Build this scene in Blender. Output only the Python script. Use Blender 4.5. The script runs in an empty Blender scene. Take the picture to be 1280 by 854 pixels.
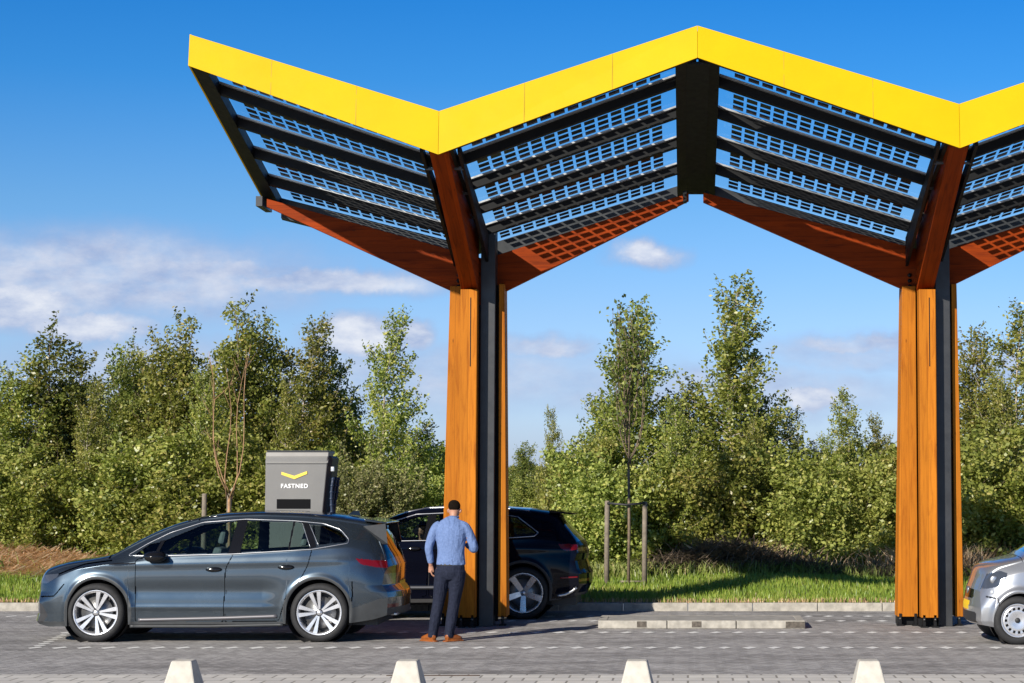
import bpy, bmesh, math, random
import numpy as np
from mathutils import Vector, Matrix, Euler
PI = math.pi
R = math.radians
scene = bpy.context.scene
COL = scene.collection
rng = np.random.default_rng(7)
random.seed(7)

# ------------------------------------------------------------------ camera
F = 2600.0; PX = 860.0; CAMH = 1.97
PITCH = math.atan((604-427)/F)
cd = bpy.data.cameras.new('camera'); cam = bpy.data.objects.new('camera', cd); COL.objects.link(cam)
cam.location = (0, 0, CAMH); cam.rotation_euler = (PI/2+PITCH, 0, 0)
cd.sensor_width = 36; cd.lens = F/1280*36; cd.shift_x = (640-PX)/1280
cd.clip_start = 0.1; cd.clip_end = 6000
scene.camera = cam
def ray(px, py):
    v = Vector(((px-PX)/F, (427-py)/F, -1))
    return Matrix.Rotation(PI/2+PITCH, 3, 'X') @ v
def at(px, py, Y):
    d = ray(px, py); t = Y/d.y
    return Vector((d.x*t, Y, CAMH+d.z*t))

# ------------------------------------------------------------------ materials
def srgb(r, g, b):
    f = lambda c: (c/12.92 if c <= .04045 else ((c+.055)/1.055)**2.4)
    return (f(r/255), f(g/255), f(b/255), 1)
class NT:
    def __init__(s, tree): s.t = tree; s.n = tree.nodes; s.l = tree.links
    def node(s, typ, **kw):
        n = s.n.new(typ)
        for k, v in kw.items():
            if k == 'ins':
                for a, b in v.items():
                    if isinstance(b, bpy.types.NodeSocket): s.l.new(b, n.inputs[a])
                    else: n.inputs[a].default_value = b
            else: setattr(n, k, v)
        return n
    def math(s, op, a, b=None, c=None, clamp=False):
        n = s.n.new('ShaderNodeMath'); n.operation = op; n.use_clamp = clamp
        for i, v in enumerate((a, b, c)):
            if v is None: continue
            if isinstance(v, bpy.types.NodeSocket): s.l.new(v, n.inputs[i])
            else: n.inputs[i].default_value = v
        return n.outputs[0]
    def mix(s, f, a, b, blend='MIX'):
        n = s.n.new('ShaderNodeMix'); n.data_type = 'RGBA'; n.blend_type = blend
        for i, v in ((0, f), (6, a), (7, b)):
            if isinstance(v, bpy.types.NodeSocket): s.l.new(v, n.inputs[i])
            else: n.inputs[i].default_value = v
        return n.outputs[2]
    def ramp(s, fac, stops, interp='LINEAR'):
        n = s.n.new('ShaderNodeValToRGB'); n.color_ramp.interpolation = interp
        cr = n.color_ramp
        while len(cr.elements) < len(stops): cr.elements.new(.5)
        for e, (p, c) in zip(cr.elements, stops):
            e.position = p; e.color = c if len(c) == 4 else (*c, 1)
        s.l.new(fac, n.inputs[0]); return n.outputs[0]
    def noise(s, vec, scale, detail=4, rough=.55, dist=0):
        n = s.n.new('ShaderNodeTexNoise')
        n.inputs['Scale'].default_value = scale; n.inputs['Detail'].default_value = detail
        n.inputs['Roughness'].default_value = rough; n.inputs['Distortion'].default_value = dist
        if vec is not None: s.l.new(vec, n.inputs['Vector'])
        return n.outputs[0]
    def mapping(s, vec, scale=(1,1,1), rot=(0,0,0), loc=(0,0,0)):
        n = s.n.new('ShaderNodeMapping'); s.l.new(vec, n.inputs[0])
        n.inputs['Scale'].default_value = scale; n.inputs['Rotation'].default_value = rot; n.inputs['Location'].default_value = loc
        return n.outputs[0]
    def bump(s, h, strength=.3, dist=.01):
        n = s.n.new('ShaderNodeBump'); n.inputs['Strength'].default_value = strength; n.inputs['Distance'].default_value = dist
        s.l.new(h, n.inputs['Height']); return n.outputs[0]
def newmat(name):
    m = bpy.data.materials.new(name); m.use_nodes = True
    nt = NT(m.node_tree); b = nt.n['Principled BSDF']; out = nt.n['Material Output']
    return m, nt, b, out
def setin(nt, b, k, v):
    if isinstance(v, bpy.types.NodeSocket): nt.l.new(v, b.inputs[k])
    else: b.inputs[k].default_value = v
def simple(name, col, rough=.5, metal=0, spec=.5, coat=0, var=0, vscale=8, bump=0, bscale=60, emis=None):
    m, nt, b, out = newmat(name)
    tc = nt.node('ShaderNodeTexCoord').outputs['Object']
    col = (*col[:3], 1)
    if var:
        n = nt.noise(tc, vscale, 5, .6)
        lo = tuple(c*(1-var) for c in col[:3])+(1,); hi = tuple(min(1, c*(1+var)) for c in col[:3])+(1,)
        setin(nt, b, 'Base Color', nt.ramp(n, [(.3, lo), (.7, hi)]))
        setin(nt, b, 'Roughness', nt.math('MULTIPLY_ADD', nt.noise(tc, vscale*2.3), .25, rough-.12))
    else:
        b.inputs['Base Color'].default_value = col; b.inputs['Roughness'].default_value = rough
    b.inputs['Metallic'].default_value = metal
    b.inputs['Specular IOR Level'].default_value = spec
    b.inputs['Coat Weight'].default_value = coat; b.inputs['Coat Roughness'].default_value = .03
    if bump: setin(nt, b, 'Normal', nt.bump(nt.noise(tc, bscale, 4), bump, .005))
    return m
M = {}
M['yellow'] = simple('yellow_sheet', (.64, .41, .001), .5, var=.06, vscale=1.2, spec=.12, bump=.25, bscale=1.6)
M['black_steel'] = simple('black_steel', (.005, .005, .006), .55, var=.3, vscale=5, spec=.25)
M['dark_steel'] = simple('dark_grey_steel', (.028, .03, .034), .42, var=.25, vscale=4)
M['alu'] = simple('aluminium_edge', (.62, .62, .62), .35, metal=.8, var=.08)
M['bolt'] = simple('bolt', (.12, .11, .1), .4, metal=.8)
M['cell'] = simple('solar_cell', (.006, .006, .010), .25, spec=.5)
M['concrete'] = simple('pale_concrete', (.36, .335, .29), .85, var=.28, vscale=9, bump=.25, bscale=70)
M['rubber'] = simple('tyre_rubber', (.016, .016, .017), .75, var=.2, vscale=20, bump=.3, bscale=60)
M['rim'] = simple('silver_rim', (.68, .68, .70), .28, metal=.75, var=.04)
M['chrome'] = simple('bright_trim', (.52, .53, .55), .34, metal=.9)
M['black_gloss'] = simple('gloss_black', (.008, .008, .009), .12, spec=.5)
M['black_plastic'] = simple('black_plastic', (.022, .022, .024), .55, var=.15, vscale=20)
M['grey_plastic'] = simple('grey_plastic', (.034, .037, .04), .5, var=.12, vscale=12)
M['interior'] = simple('car_interior', (.03, .032, .036), .8, var=.2)
M['seat'] = simple('seat_cloth', (.17, .19, .2), .85, var=.15)
M['brake'] = simple('brake_disc', (.25, .25, .25), .35, metal=.8)
M['red_lens'] = simple('red_lens', (.13, .003, .005), .15, coat=.4)
M['white_lens'] = simple('white_lens', (.6, .63, .68), .12, coat=.8, metal=.3)
M['lamp_glass'] = simple('lamp_glass', (.10, .115, .14), .08, coat=1, metal=.5)
M['plate_yellow'] = simple('plate_yellow', (.85, .55, .02), .4)
M['plate_mark'] = simple('plate_mark', (.02, .02, .02), .5)
M['stake'] = simple('stake_wood', (.20, .165, .125), .85, var=.3, vscale=14, bump=.4, bscale=30)
M['skin'] = simple('skin', (.42, .21, .135), .55, var=.08, vscale=12)
M['hair'] = simple('dark_hair', (.010, .007, .005), .95, spec=.05, var=.4, vscale=60, bump=.8, bscale=150)
M['shoe'] = simple('tan_leather', (.26, .075, .014), .35, var=.25, vscale=18)
M['white_paint'] = simple('white_marking', (.74, .73, .70), .7, var=.1, vscale=30)
M['navy_cable'] = simple('blue_black_cable', (.02, .035, .07), .45)
M['logo_yellow'] = simple('logo_yellow', (.95, .66, .08), .5)
M['logo_white'] = simple('logo_white', (.85, .85, .85), .5)

def paint(name, c, flake=.06, metal=.55, rough=.28):
    m, nt, b, out = newmat(name)
    tc = nt.node('ShaderNodeTexCoord').outputs['Object']
    n = nt.noise(tc, 900, 1, .5)
    hi = tuple(min(1, x*(1+flake*6)) for x in c)
    setin(nt, b, 'Base Color', nt.ramp(n, [(.35, c), (.7, hi)]))
    b.inputs['Metallic'].default_value = metal
    dirt = nt.noise(tc, 3, 6, .6)
    setin(nt, b, 'Roughness', nt.math('MULTIPLY_ADD', dirt, .1, rough-.05))
    b.inputs['Coat Weight'].default_value = 1; setin(nt, b, 'Coat Roughness', nt.math('MULTIPLY_ADD', dirt, .05, .0))
    return m
M['paint_teal'] = paint('blue_grey_metallic', (.056, .074, .092), metal=.8, rough=.26)
M['paint_black'] = paint('black_metallic', (.0025, .003, .007), metal=.0, rough=.4)
M['paint_silver'] = paint('silver_metallic', (.34, .35, .37), metal=.7, rough=.34)

def glassmat(name, tint, refl=1.0, dark=0.0):
    m, nt, b, out = newmat(name)
    nt.n.remove(b)
    fr = nt.node('ShaderNodeFresnel', ins={'IOR': 1.5}).outputs[0]
    tr = nt.node('ShaderNodeBsdfTransparent', ins={'Color': (*tint, 1)}).outputs[0]
    gl = nt.node('ShaderNodeBsdfGlossy', ins={'Color': (1, 1, 1, 1), 'Roughness': .02}).outputs[0]
    fac = nt.math('MULTIPLY', fr, refl, clamp=True)
    mx = nt.node('ShaderNodeMixShader', ins={0: fac, 1: tr, 2: gl}).outputs[0]
    nt.l.new(mx, out.inputs[0]); return m
M['glass_clear'] = glassmat('car_glass', (.55, .66, .64), 1.5)
M['glass_dark'] = glassmat('privacy_glass', (.16, .18, .19), 1.3)
M['glass_pv'] = glassmat('panel_glass', (.93, .97, .98), .35)

def wood(name, base, dark):
    m, nt, b, out = newmat(name)
    tc = nt.node('ShaderNodeTexCoord').outputs['UV']
    g = nt.mapping(tc, (9, .7, 1))
    w = nt.noise(g, 2.2, 5, .6, .8)
    bl = nt.noise(tc, .9, 3)
    c = nt.ramp(w, [(.22, dark), (.5, base), (.85, tuple(min(1, x*1.18) for x in base))])
    # boards: slightly different tone per lamella
    sx = nt.node('ShaderNodeSeparateXYZ', ins={0: tc})
    lam = nt.math('FLOOR', nt.math('MULTIPLY', sx.outputs[0], 9.0))
    wn = nt.node('ShaderNodeTexWhiteNoise', noise_dimensions='1D'); nt.l.new(lam, wn.inputs['W'])
    tone = nt.math('MULTIPLY_ADD', wn.outputs[0], .36, .78)
    tone = nt.math('MULTIPLY', tone, nt.math('MULTIPLY_ADD', bl, .5, .75))
    fr = nt.math('FRACT', nt.math('MULTIPLY', sx.outputs[0], 9.0))
    seam = nt.math('GREATER_THAN', nt.math('ABSOLUTE', nt.math('SUBTRACT', fr, .5)), .475)
    tone = nt.math('MULTIPLY', tone, nt.math('MULTIPLY_ADD', seam, -.35, 1.0))
    # knots
    vo = nt.node('ShaderNodeTexVoronoi', ins={'Scale': 2.6, 'Randomness': 1.0}); nt.l.new(nt.mapping(tc, (2.4, .9, 1)), vo.inputs['Vector'])
    kn = nt.math('SUBTRACT', 1.0, nt.math('MULTIPLY', vo.outputs['Distance'], 11.0, clamp=True))
    c2 = nt.mix(1.0, c, nt.node('ShaderNodeCombineXYZ', ins={0: tone, 1: tone, 2: tone}).outputs[0], 'MULTIPLY')
    c3 = nt.mix(nt.math('MULTIPLY', kn, .75), c2, (.06, .018, .006, 1))
    setin(nt, b, 'Base Color', c3)
    b.inputs['Roughness'].default_value = .6; b.inputs['Specular IOR Level'].default_value = .12
    setin(nt, b, 'Normal', nt.bump(w, .15, .004))
    return m
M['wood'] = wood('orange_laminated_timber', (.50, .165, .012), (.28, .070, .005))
M['wood_beam'] = wood('red_brown_timber', (.26, .034, .001), (.10, .010, .0005))  # posts' timber again, base darkened and reddened to imitate the beams' shade

def leafmat(name, cols, trans=.35):
    m, nt, b, out = newmat(name)
    nt.n.remove(b)
    at_ = nt.node('ShaderNodeAttribute', attribute_name='leaf').outputs['Fac']
    oi = nt.node('ShaderNodeObjectInfo').outputs['Random']
    c = nt.ramp(at_, [(i/(len(cols)-1), k) for i, k in enumerate(cols)])
    hs = nt.node('ShaderNodeHueSaturation', ins={'Color': c, 'Saturation': .93})
    nt.l.new(nt.math('MULTIPLY_ADD', oi, .035, .468), hs.inputs['Hue'])
    nt.l.new(nt.math('MULTIPLY_ADD', oi, .55, 1.1), hs.inputs['Value'])
    c = hs.outputs[0]
    d = nt.node('ShaderNodeBsdfPrincipled', ins={'Base Color': c, 'Roughness': .38, 'Specular IOR Level': .5}).outputs[0]
    t = nt.node('ShaderNodeBsdfTranslucent', ins={'Color': nt.mix(1, c, (1.0, 1.15, .5, 1), 'MULTIPLY')}).outputs[0]
    nt.l.new(nt.node('ShaderNodeMixShader', ins={0: trans, 1: d, 2: t}).outputs[0], out.inputs[0])
    return m
M['leaf_birch'] = leafmat('birch_leaves', [(.085, .115, .015), (.155, .19, .026), (.24, .26, .045), (.36, .32, .07)])
M['leaf_dark'] = leafmat('dark_leaves', [(.055, .085, .013), (.105, .145, .022), (.17, .20, .035), (.26, .25, .055)])
M['leaf_bush'] = leafmat('pale_green_leaves', [(.11, .145, .022), (.19, .23, .038), (.29, .32, .065), (.42, .39, .10)])
M['leaf_willow'] = leafmat('grey_green_leaves', [(.11, .14, .04), (.19, .22, .07), (.28, .30, .11), (.38, .37, .15)])
M['grass'] = leafmat('grass_blades', [(.08, .14, .010), (.14, .23, .016), (.22, .29, .028), (.36, .31, .10)], .3)
M['reed'] = leafmat('tall_grass_blades', [(.09, .13, .018), (.17, .22, .04), (.27, .28, .08), (.45, .34, .17)], .25)
M['straw'] = leafmat('dry_straw', [(.42, .28, .13), (.52, .37, .19), (.68, .51, .28), (.78, .63, .4)], .15)
M['bark'] = simple('grey_brown_bark', (.17, .125, .085), .9, var=.4, vscale=20, bump=.5, bscale=40)
M['bark_orange'] = simple('orange_brown_bark', (.36, .21, .11), .8, var=.3, vscale=12)
M['bark_birch'] = simple('pale_birch_bark', (.42, .35, .28), .85, var=.5, vscale=14)

# ------------------------------------------------------------------ mesh builder
class MB:
    def __init__(s): s.v = []; s.f = []; s.m = []; s.uv = []; s.mi = 0; s.sm = []; s.smooth = False
    def add(s, vs, fs, uvs=None, smooth=None):
        o = len(s.v); s.v += [tuple(v) for v in vs]
        for k, f in enumerate(fs):
            s.f.append([o+i for i in f]); s.m.append(s.mi); s.sm.append(s.smooth if smooth is None else smooth)
            s.uv.append(uvs[k] if uvs else None)
    def box(s, c, size, rot=None, taper=None, along=2):
        hx, hy, hz = size[0]/2, size[1]/2, size[2]/2
        vs = []
        for z in (-1, 1):
            k = taper if (taper and z > 0) else (1, 1)
            for x, y in ((-1, -1), (1, -1), (1, 1), (-1, 1)): vs.append(Vector((x*hx*k[0], y*hy*k[1], z*hz)))
        if rot is not None:
            mr = rot if isinstance(rot, Matrix) else Euler(rot).to_matrix()
            vs = [mr @ v for v in vs]
        c = Vector(c); vs = [v+c for v in vs]
        s.hexa(vs)
    def hexa(s, v):  # 0-3 bottom ring ccw, 4-7 top ring
        s.add(v, [(3, 2, 1, 0), (4, 5, 6, 7), (0, 1, 5, 4), (1, 2, 6, 5), (2, 3, 7, 6), (3, 0, 4, 7)], smooth=False)
    def prism(s, poly, axis, a, b, smooth=False):  # poly 2D pts extruded on axis between a and b
        def P(p, t):
            return {'x': (t, p[0], p[1]), 'y': (p[0], t, p[1]), 'z': (p[0], p[1], t)}[axis]
        n = len(poly)
        vs = [P(p, a) for p in poly]+[P(p, b) for p in poly]
        fs = [list(range(n)), list(range(2*n-1, n-1, -1))]
        fs += [(i, n+i, n+(i+1) % n, (i+1) % n) for i in range(n)]
        s.add(vs, fs, smooth=smooth)
    def tube(s, pts, rad, n=8, cap=True, sy=1.0):
        pts = [Vector(p) for p in pts]; m = len(pts)
        if not hasattr(rad, '__len__'): rad = [rad]*m
        up = Vector((0, 0, 1)); vs = []
        prev = None
        for i, p in enumerate(pts):
            t = (pts[min(i+1, m-1)]-pts[max(i-1, 0)]).normalized()
            if prev is None:
                a = t.cross(up if abs(t.z) < .95 else Vector((1, 0, 0))).normalized()
            else:
                a = (prev-t*prev.dot(t)).normalized()
            prev = a; b = t.cross(a)
            for k in range(n):
                an = 2*PI*k/n; vs.append(p+a*math.cos(an)*rad[i]+b*math.sin(an)*rad[i]*sy)
        fs = [(i*n+k, i*n+(k+1) % n, (i+1)*n+(k+1) % n, (i+1)*n+k) for i in range(m-1) for k in range(n)]
        if cap: fs += [list(range(n-1, -1, -1)), [(m-1)*n+k for k in range(n)]]
        s.add(vs, fs, smooth=True)
    def lathe(s, prof, c=(0, 0, 0), axis='z', n=32, smooth=True):  # prof: (r, h)
        vs = []
        for k in range(n):
            an = 2*PI*k/n; ca, sa = math.cos(an), math.sin(an)
            for r, h in prof:
                v = {'z': (r*ca, r*sa, h), 'y': (r*ca, h, r*sa), 'x': (h, r*ca, r*sa)}[axis]
                vs.append((v[0]+c[0], v[1]+c[1], v[2]+c[2]))
        m = len(prof)
        fs = [(k*m+i, k*m+i+1, ((k+1) % n)*m+i+1, ((k+1) % n)*m+i) for k in range(n) for i in range(m-1)]
        s.add(vs, fs, smooth=smooth)
    def build(s, name, mats, parent=None, loc=None, bevel=0, boxuv=False):
        me = bpy.data.meshes.new(name); me.from_pydata(s.v, [], s.f)
        if not isinstance(mats, (list, tuple)): mats = [mats]
        for m in mats: me.materials.append(m)
        me.polygons.foreach_set('material_index', s.m); me.polygons.foreach_set('use_smooth', s.sm)
        if boxuv or any(u is not None for u in s.uv):
            uvl = me.uv_layers.new(name='UVMap')
            for p in me.polygons:
                u = s.uv[p.index]; nrm = p.normal
                for j, li in enumerate(p.loop_indices):
                    if u is not None: uvl.data[li].uv = u[j]
                    else:
                        co = me.vertices[me.loops[li].vertex_index].co
                        if boxuv == 'x':   # grain along x
                            uvl.data[li].uv = ((co.z+co.y*.37) , co.x) if abs(nrm.y) > .5 else (co.y+co.z*.2, co.x)
                        elif boxuv == 'y':
                            uvl.data[li].uv = (co.z, co.y) if abs(nrm.x) > .5 else (co.x, co.y)
                        else:
                            uvl.data[li].uv = (co.x, co.z) if abs(nrm.y) > .5 else (co.y, co.z)
        me.update()
        o = bpy.data.objects.new(name, me); COL.objects.link(o)
        if loc is not None: o.location = loc
        if parent is not None: o.parent = parent
        if bevel:
            md = o.modifiers.new('bevel', 'BEVEL'); md.width = bevel; md.segments = 2; md.limit_method = 'ANGLE'; md.angle_limit = R(40)
        return o
def fast_mesh(name, verts, faces_n, k, mats, attr=None, smooth=False):
    """verts (N,3) array; every k verts form one face"""
    me = bpy.data.meshes.new(name); nv = len(verts)
    nf = nv//k
    me.vertices.add(nv); me.vertices.foreach_set('co', np.asarray(verts, dtype=np.float32).ravel())
    me.loops.add(nv); me.loops.foreach_set('vertex_index', np.arange(nv, dtype=np.int32))
    me.polygons.add(nf); me.polygons.foreach_set('loop_start', np.arange(0, nv, k, dtype=np.int32))
    me.polygons.foreach_set('loop_total', np.full(nf, k, dtype=np.int32))
    if smooth: me.polygons.foreach_set('use_smooth', np.ones(nf, dtype=bool))
    me.update(calc_edges=True)
    if attr is not None:
        a = me.attributes.new('leaf', 'FLOAT', 'FACE'); a.data.foreach_set('value', np.asarray(attr, dtype=np.float32))
    for m in (mats if isinstance(mats, (list, tuple)) else [mats]): me.materials.append(m)
    return me
def link(name, me, parent=None, loc=None):
    o = bpy.data.objects.new(name, me); COL.objects.link(o)
    if parent is not None: o.parent = parent
    if loc is not None: o.location = loc
    return o
def empty(name, loc, label, cat, group=None, rz=0):
    o = bpy.data.objects.new(name, None); COL.objects.link(o); o.location = loc; o.rotation_euler = (0, 0, rz)
    o.empty_display_size = .3
    return tag(o, label, cat, group)
def tag(o, label, cat, group=None, kind=None):
    o['label'] = label; o['category'] = cat
    if group: o['group'] = group
    if kind: o['kind'] = kind
    return o
def struct(o): o['kind'] = 'structure'; return o
def copy_tree(o, parent=None):
    c = o.copy(); COL.objects.link(c)
    c.parent = parent
    for ch in list(o.children): copy_tree(ch, c)
    return c
def interp(x, tab):
    xs = [t[0] for t in tab]; ys = [t[1] for t in tab]
    return np.interp(x, xs, ys)
def smooth_tab(tab, n=400, w=.05):
    """resample a polyline table into a smooth curve (gaussian filtered)"""
    xs = np.linspace(tab[0][0], tab[-1][0], n); ys = interp(xs, tab)
    dx = xs[1]-xs[0]; k = max(1, int(3*w/dx)); ker = np.exp(-.5*((np.arange(-k, k+1)*dx)/w)**2); ker /= ker.sum()
    yp = np.concatenate([2*ys[0]-ys[k:0:-1], ys, 2*ys[-1]-ys[-2:-k-2:-1]])
    return xs, np.convolve(yp, ker, 'valid')
def S(x, tab, w=.05):
    xs, ys = smooth_tab(tab, w=w); return np.interp(x, xs, ys)

_b = M['paint_black'].node_tree.nodes['Principled BSDF']; _b.inputs['Specular IOR Level'].default_value = .0; _b.inputs['Coat Weight'].default_value = .45
M['joint'] = simple('sheet_joint', (.40, .26, .004), .6)
# ------------------------------------------------------------------ sky, sun
SUN_EL = R(26); SUN_AZ = R(31)     # azimuth of the shadow direction, clockwise from +Y
sd = Vector((-math.sin(SUN_AZ)*math.cos(SUN_EL), -math.cos(SUN_AZ)*math.cos(SUN_EL), math.sin(SUN_EL)))  # towards sun
sl = bpy.data.lights.new('sun', 'SUN'); sl.energy = 5.0; sl.angle = R(.5); sl.color = (1, .93, .82)
so = bpy.data.objects.new('sun', sl); COL.objects.link(so); so.rotation_euler = sd.to_track_quat('Z', 'Y').to_euler(); so.location = (-20, -20, 30)
w = bpy.data.worlds.new('World'); scene.world = w; w.use_nodes = True
nt = NT(w.node_tree); bg = nt.n['Background']
sky = nt.node('ShaderNodeTexSky', sky_type='NISHITA', sun_disc=False, sun_elevation=SUN_EL,
              sun_rotation=math.atan2(sd.x, sd.y), air_density=1.0, dust_density=.6, ozone_density=2.6)
D = nt.node('ShaderNodeTexCoord').outputs['Generated']
sz = nt.node('ShaderNodeSeparateXYZ', ins={0: D}).outputs[2]
# deepen the blue away from the horizon; unseen upper sky dimmed to weaken fill
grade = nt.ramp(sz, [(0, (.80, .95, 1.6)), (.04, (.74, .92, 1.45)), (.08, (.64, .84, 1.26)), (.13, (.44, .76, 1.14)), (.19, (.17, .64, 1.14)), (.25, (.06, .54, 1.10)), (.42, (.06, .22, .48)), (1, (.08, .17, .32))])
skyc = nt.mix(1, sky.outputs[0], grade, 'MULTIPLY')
blobs = [(130, 345, 300, 62, .72), (30, 380, 75, 36, 1.0), (105, 408, 85, 24, .95), (250, 335, 150, 20, .75), (420, 352, 170, 20, .8), (20, 320, 80, 22, .6),
         (450, 424, 75, 32, 1.0), (522, 416, 34, 22, .95), (680, 432, 75, 16, .7), (808, 316, 52, 20, .95), (1015, 497, 50, 18, .9),
         (1070, 440, 150, 28, .5), (500, 470, 400, 50, .55), (900, 490, 300, 40, .55), (1250, 460, 100, 30, .6), (200, 470, 200, 60, .65), (1080, 428, 110, 14, .7)]
warp = nt.node('ShaderNodeTexNoise', ins={'Vector': D, 'Scale': 26.0, 'Detail': 6.0, 'Roughness': .62})
wv = nt.node('ShaderNodeVectorMath', operation='MULTIPLY_ADD'); nt.l.new(warp.outputs[1], wv.inputs[0])
wv.inputs[1].default_value = (.030, .030, .020); wv.inputs[2].default_value = (-.015, -.015, -.010)
dw = nt.node('ShaderNodeVectorMath', operation='ADD'); nt.l.new(D, dw.inputs[0]); nt.l.new(wv.outputs[0], dw.inputs[1])
mask = None; hgt = None
for (bx_, by_, rx, ry, a) in blobs:
    c = ray(bx_, by_).normalized()
    s1 = nt.node('ShaderNodeVectorMath', operation='SUBTRACT'); nt.l.new(dw.outputs[0], s1.inputs[0]); s1.inputs[1].default_value = c
    s2 = nt.node('ShaderNodeVectorMath', operation='MULTIPLY'); nt.l.new(s1.outputs[0], s2.inputs[0])
    s2.inputs[1].default_value = (F/rx, F/rx*.3, F/ry)
    ln = nt.node('ShaderNodeVectorMath', operation='LENGTH'); nt.l.new(s2.outputs[0], ln.inputs[0])
    mr = nt.node('ShaderNodeMapRange', interpolation_type='SMOOTHSTEP', ins={0: ln.outputs['Value'], 1: 1.3, 2: .35, 3: 0.0, 4: a}).outputs[0]
    mask = mr if mask is None else nt.math('MAXIMUM', mask, mr)
det = nt.noise(nt.mapping(D, (1, 1, 1.9)), 60, 8, .62)
# clouds elsewhere in the sky (outside the view), low bands
far = nt.noise(nt.mapping(D, (1, 1, 3)), 3.2, 8, .6)
back = nt.math('MULTIPLY', nt.math('LESS_THAN', nt.node('ShaderNodeSeparateXYZ', ins={0: D}).outputs[1], .3),
               nt.math('MULTIPLY', nt.math('SUBTRACT', far, .52, clamp=True), 5.0, clamp=True))
m1 = nt.math('MULTIPLY', mask, nt.math('MULTIPLY_ADD', det, 1.5, .55), clamp=True)
m1 = nt.math('MAXIMUM', m1, nt.math('MULTIPLY', back, .6), clamp=True)
shade = nt.noise(nt.mapping(D, (1, 1, 2.2), loc=(.0, 0, .035)), 34, 6, .6)
bright = nt.math('MULTIPLY', nt.math('POWER', mask, 1.6), nt.math('MULTIPLY_ADD', shade, 3.2, -.85), clamp=True)
cl = nt.mix(bright, (3.1, 4.0, 6.2, 1), (7.4, 7.6, 8.2, 1))
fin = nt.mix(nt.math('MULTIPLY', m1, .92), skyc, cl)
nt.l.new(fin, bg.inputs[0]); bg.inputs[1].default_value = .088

scene.view_settings.view_transform = 'Standard'; scene.view_settings.look = 'None'
scene.view_settings.exposure = 0.36; scene.view_settings.gamma = 1
scene.cycles.max_bounces = 8; scene.cycles.transparent_max_bounces = 24
scene.cycles.use_denoising = True

# ------------------------------------------------------------------ ground
KERB_Y = 32.3; PAVE_Y = 21.55
def ground_z(x, y):
    """terrain height behind the kerb"""
    y = np.asarray(y, dtype=float); x = np.asarray(x, dtype=float)
    t = np.clip((y-KERB_Y)/4.5, 0, 1)
    z = .11+.16*t*t*(3-2*t)
    z = z+np.where(y > 34, .05*np.sin(x*.9+y*.7)*np.clip((y-34)/3, 0, 1), 0)
    z = z*np.where(y > 60, np.clip(1-(y-60)/60, 0, 1), 1)
    # low straw bank at the left
    z = z+.42*np.exp(-((x+12.6)/2.6)**2-((y-38.2)/1.0)**2)
    return z
def terrain():
    xs = np.concatenate([[-3000, -800, -200, -60], np.arange(-34, 34.1, .5), [60, 200, 800, 3000]])
    ys = np.concatenate([[KERB_Y+.12], np.arange(KERB_Y+.4, 60, .5), [65, 75, 90, 120, 160, 300, 700, 1500, 4500]])
    X, Y = np.meshgrid(xs, ys); Z = ground_z(X, Y)
    vs = np.stack([X, Y, Z], -1).reshape(-1, 3); n = len(xs)
    fs = [(j*n+i, j*n+i+1, (j+1)*n+i+1, (j+1)*n+i) for j in range(len(ys)-1) for i in range(n-1)]
    me = bpy.data.meshes.new('grass_ground'); me.from_pydata(vs.tolist(), [], fs)
    me.polygons.foreach_set('use_smooth', [True]*len(fs))
    m, nt, b, out = newmat('verge_soil_and_grass')
    P = nt.node('ShaderNodeNewGeometry').outputs['Position']
    a = nt.noise(P, .8, 6, .65); c = nt.noise(P, 9, 5, .6)
    soil = nt.ramp(c, [(.3, (.07, .055, .03)), (.7, (.17, .13, .075))])
    gr = nt.ramp(c, [(.3, (.045, .085, .012)), (.7, (.10, .15, .03))])
    col = nt.mix(nt.ramp(a, [(.42, (0, 0, 0)), (.56, (1, 1, 1))]), gr, soil)
    farf = nt.node('ShaderNodeMapRange', ins={0: nt.node('ShaderNodeSeparateXYZ', ins={0: P}).outputs[1], 1: 46.0, 2: 70.0}).outputs[0]
    fld = nt.ramp(nt.noise(P, .05, 5), [(.35, (.14, .17, .045)), (.6, (.26, .25, .09))])
    setin(nt, b, 'Base Color', nt.mix(farf, col, fld)); b.inputs['Roughness'].default_value = .95
    setin(nt, b, 'Normal', nt.bump(c, .7, .05))
    me.materials.append(m); struct(link('grass_ground', me))
    # base sheet in front (to the horizon behind the camera)
    mb = MB(); mb.add([(-3000, -3000, -.012), (3000, -3000, -.012), (3000, KERB_Y+.2, -.012), (-3000, KERB_Y+.2, -.012)], [(0, 1, 2, 3)])
    struct(mb.build('ground', simple('base_ground', (.16, .15, .14), .9, var=.2, vscale=.3)))
terrain()

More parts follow.
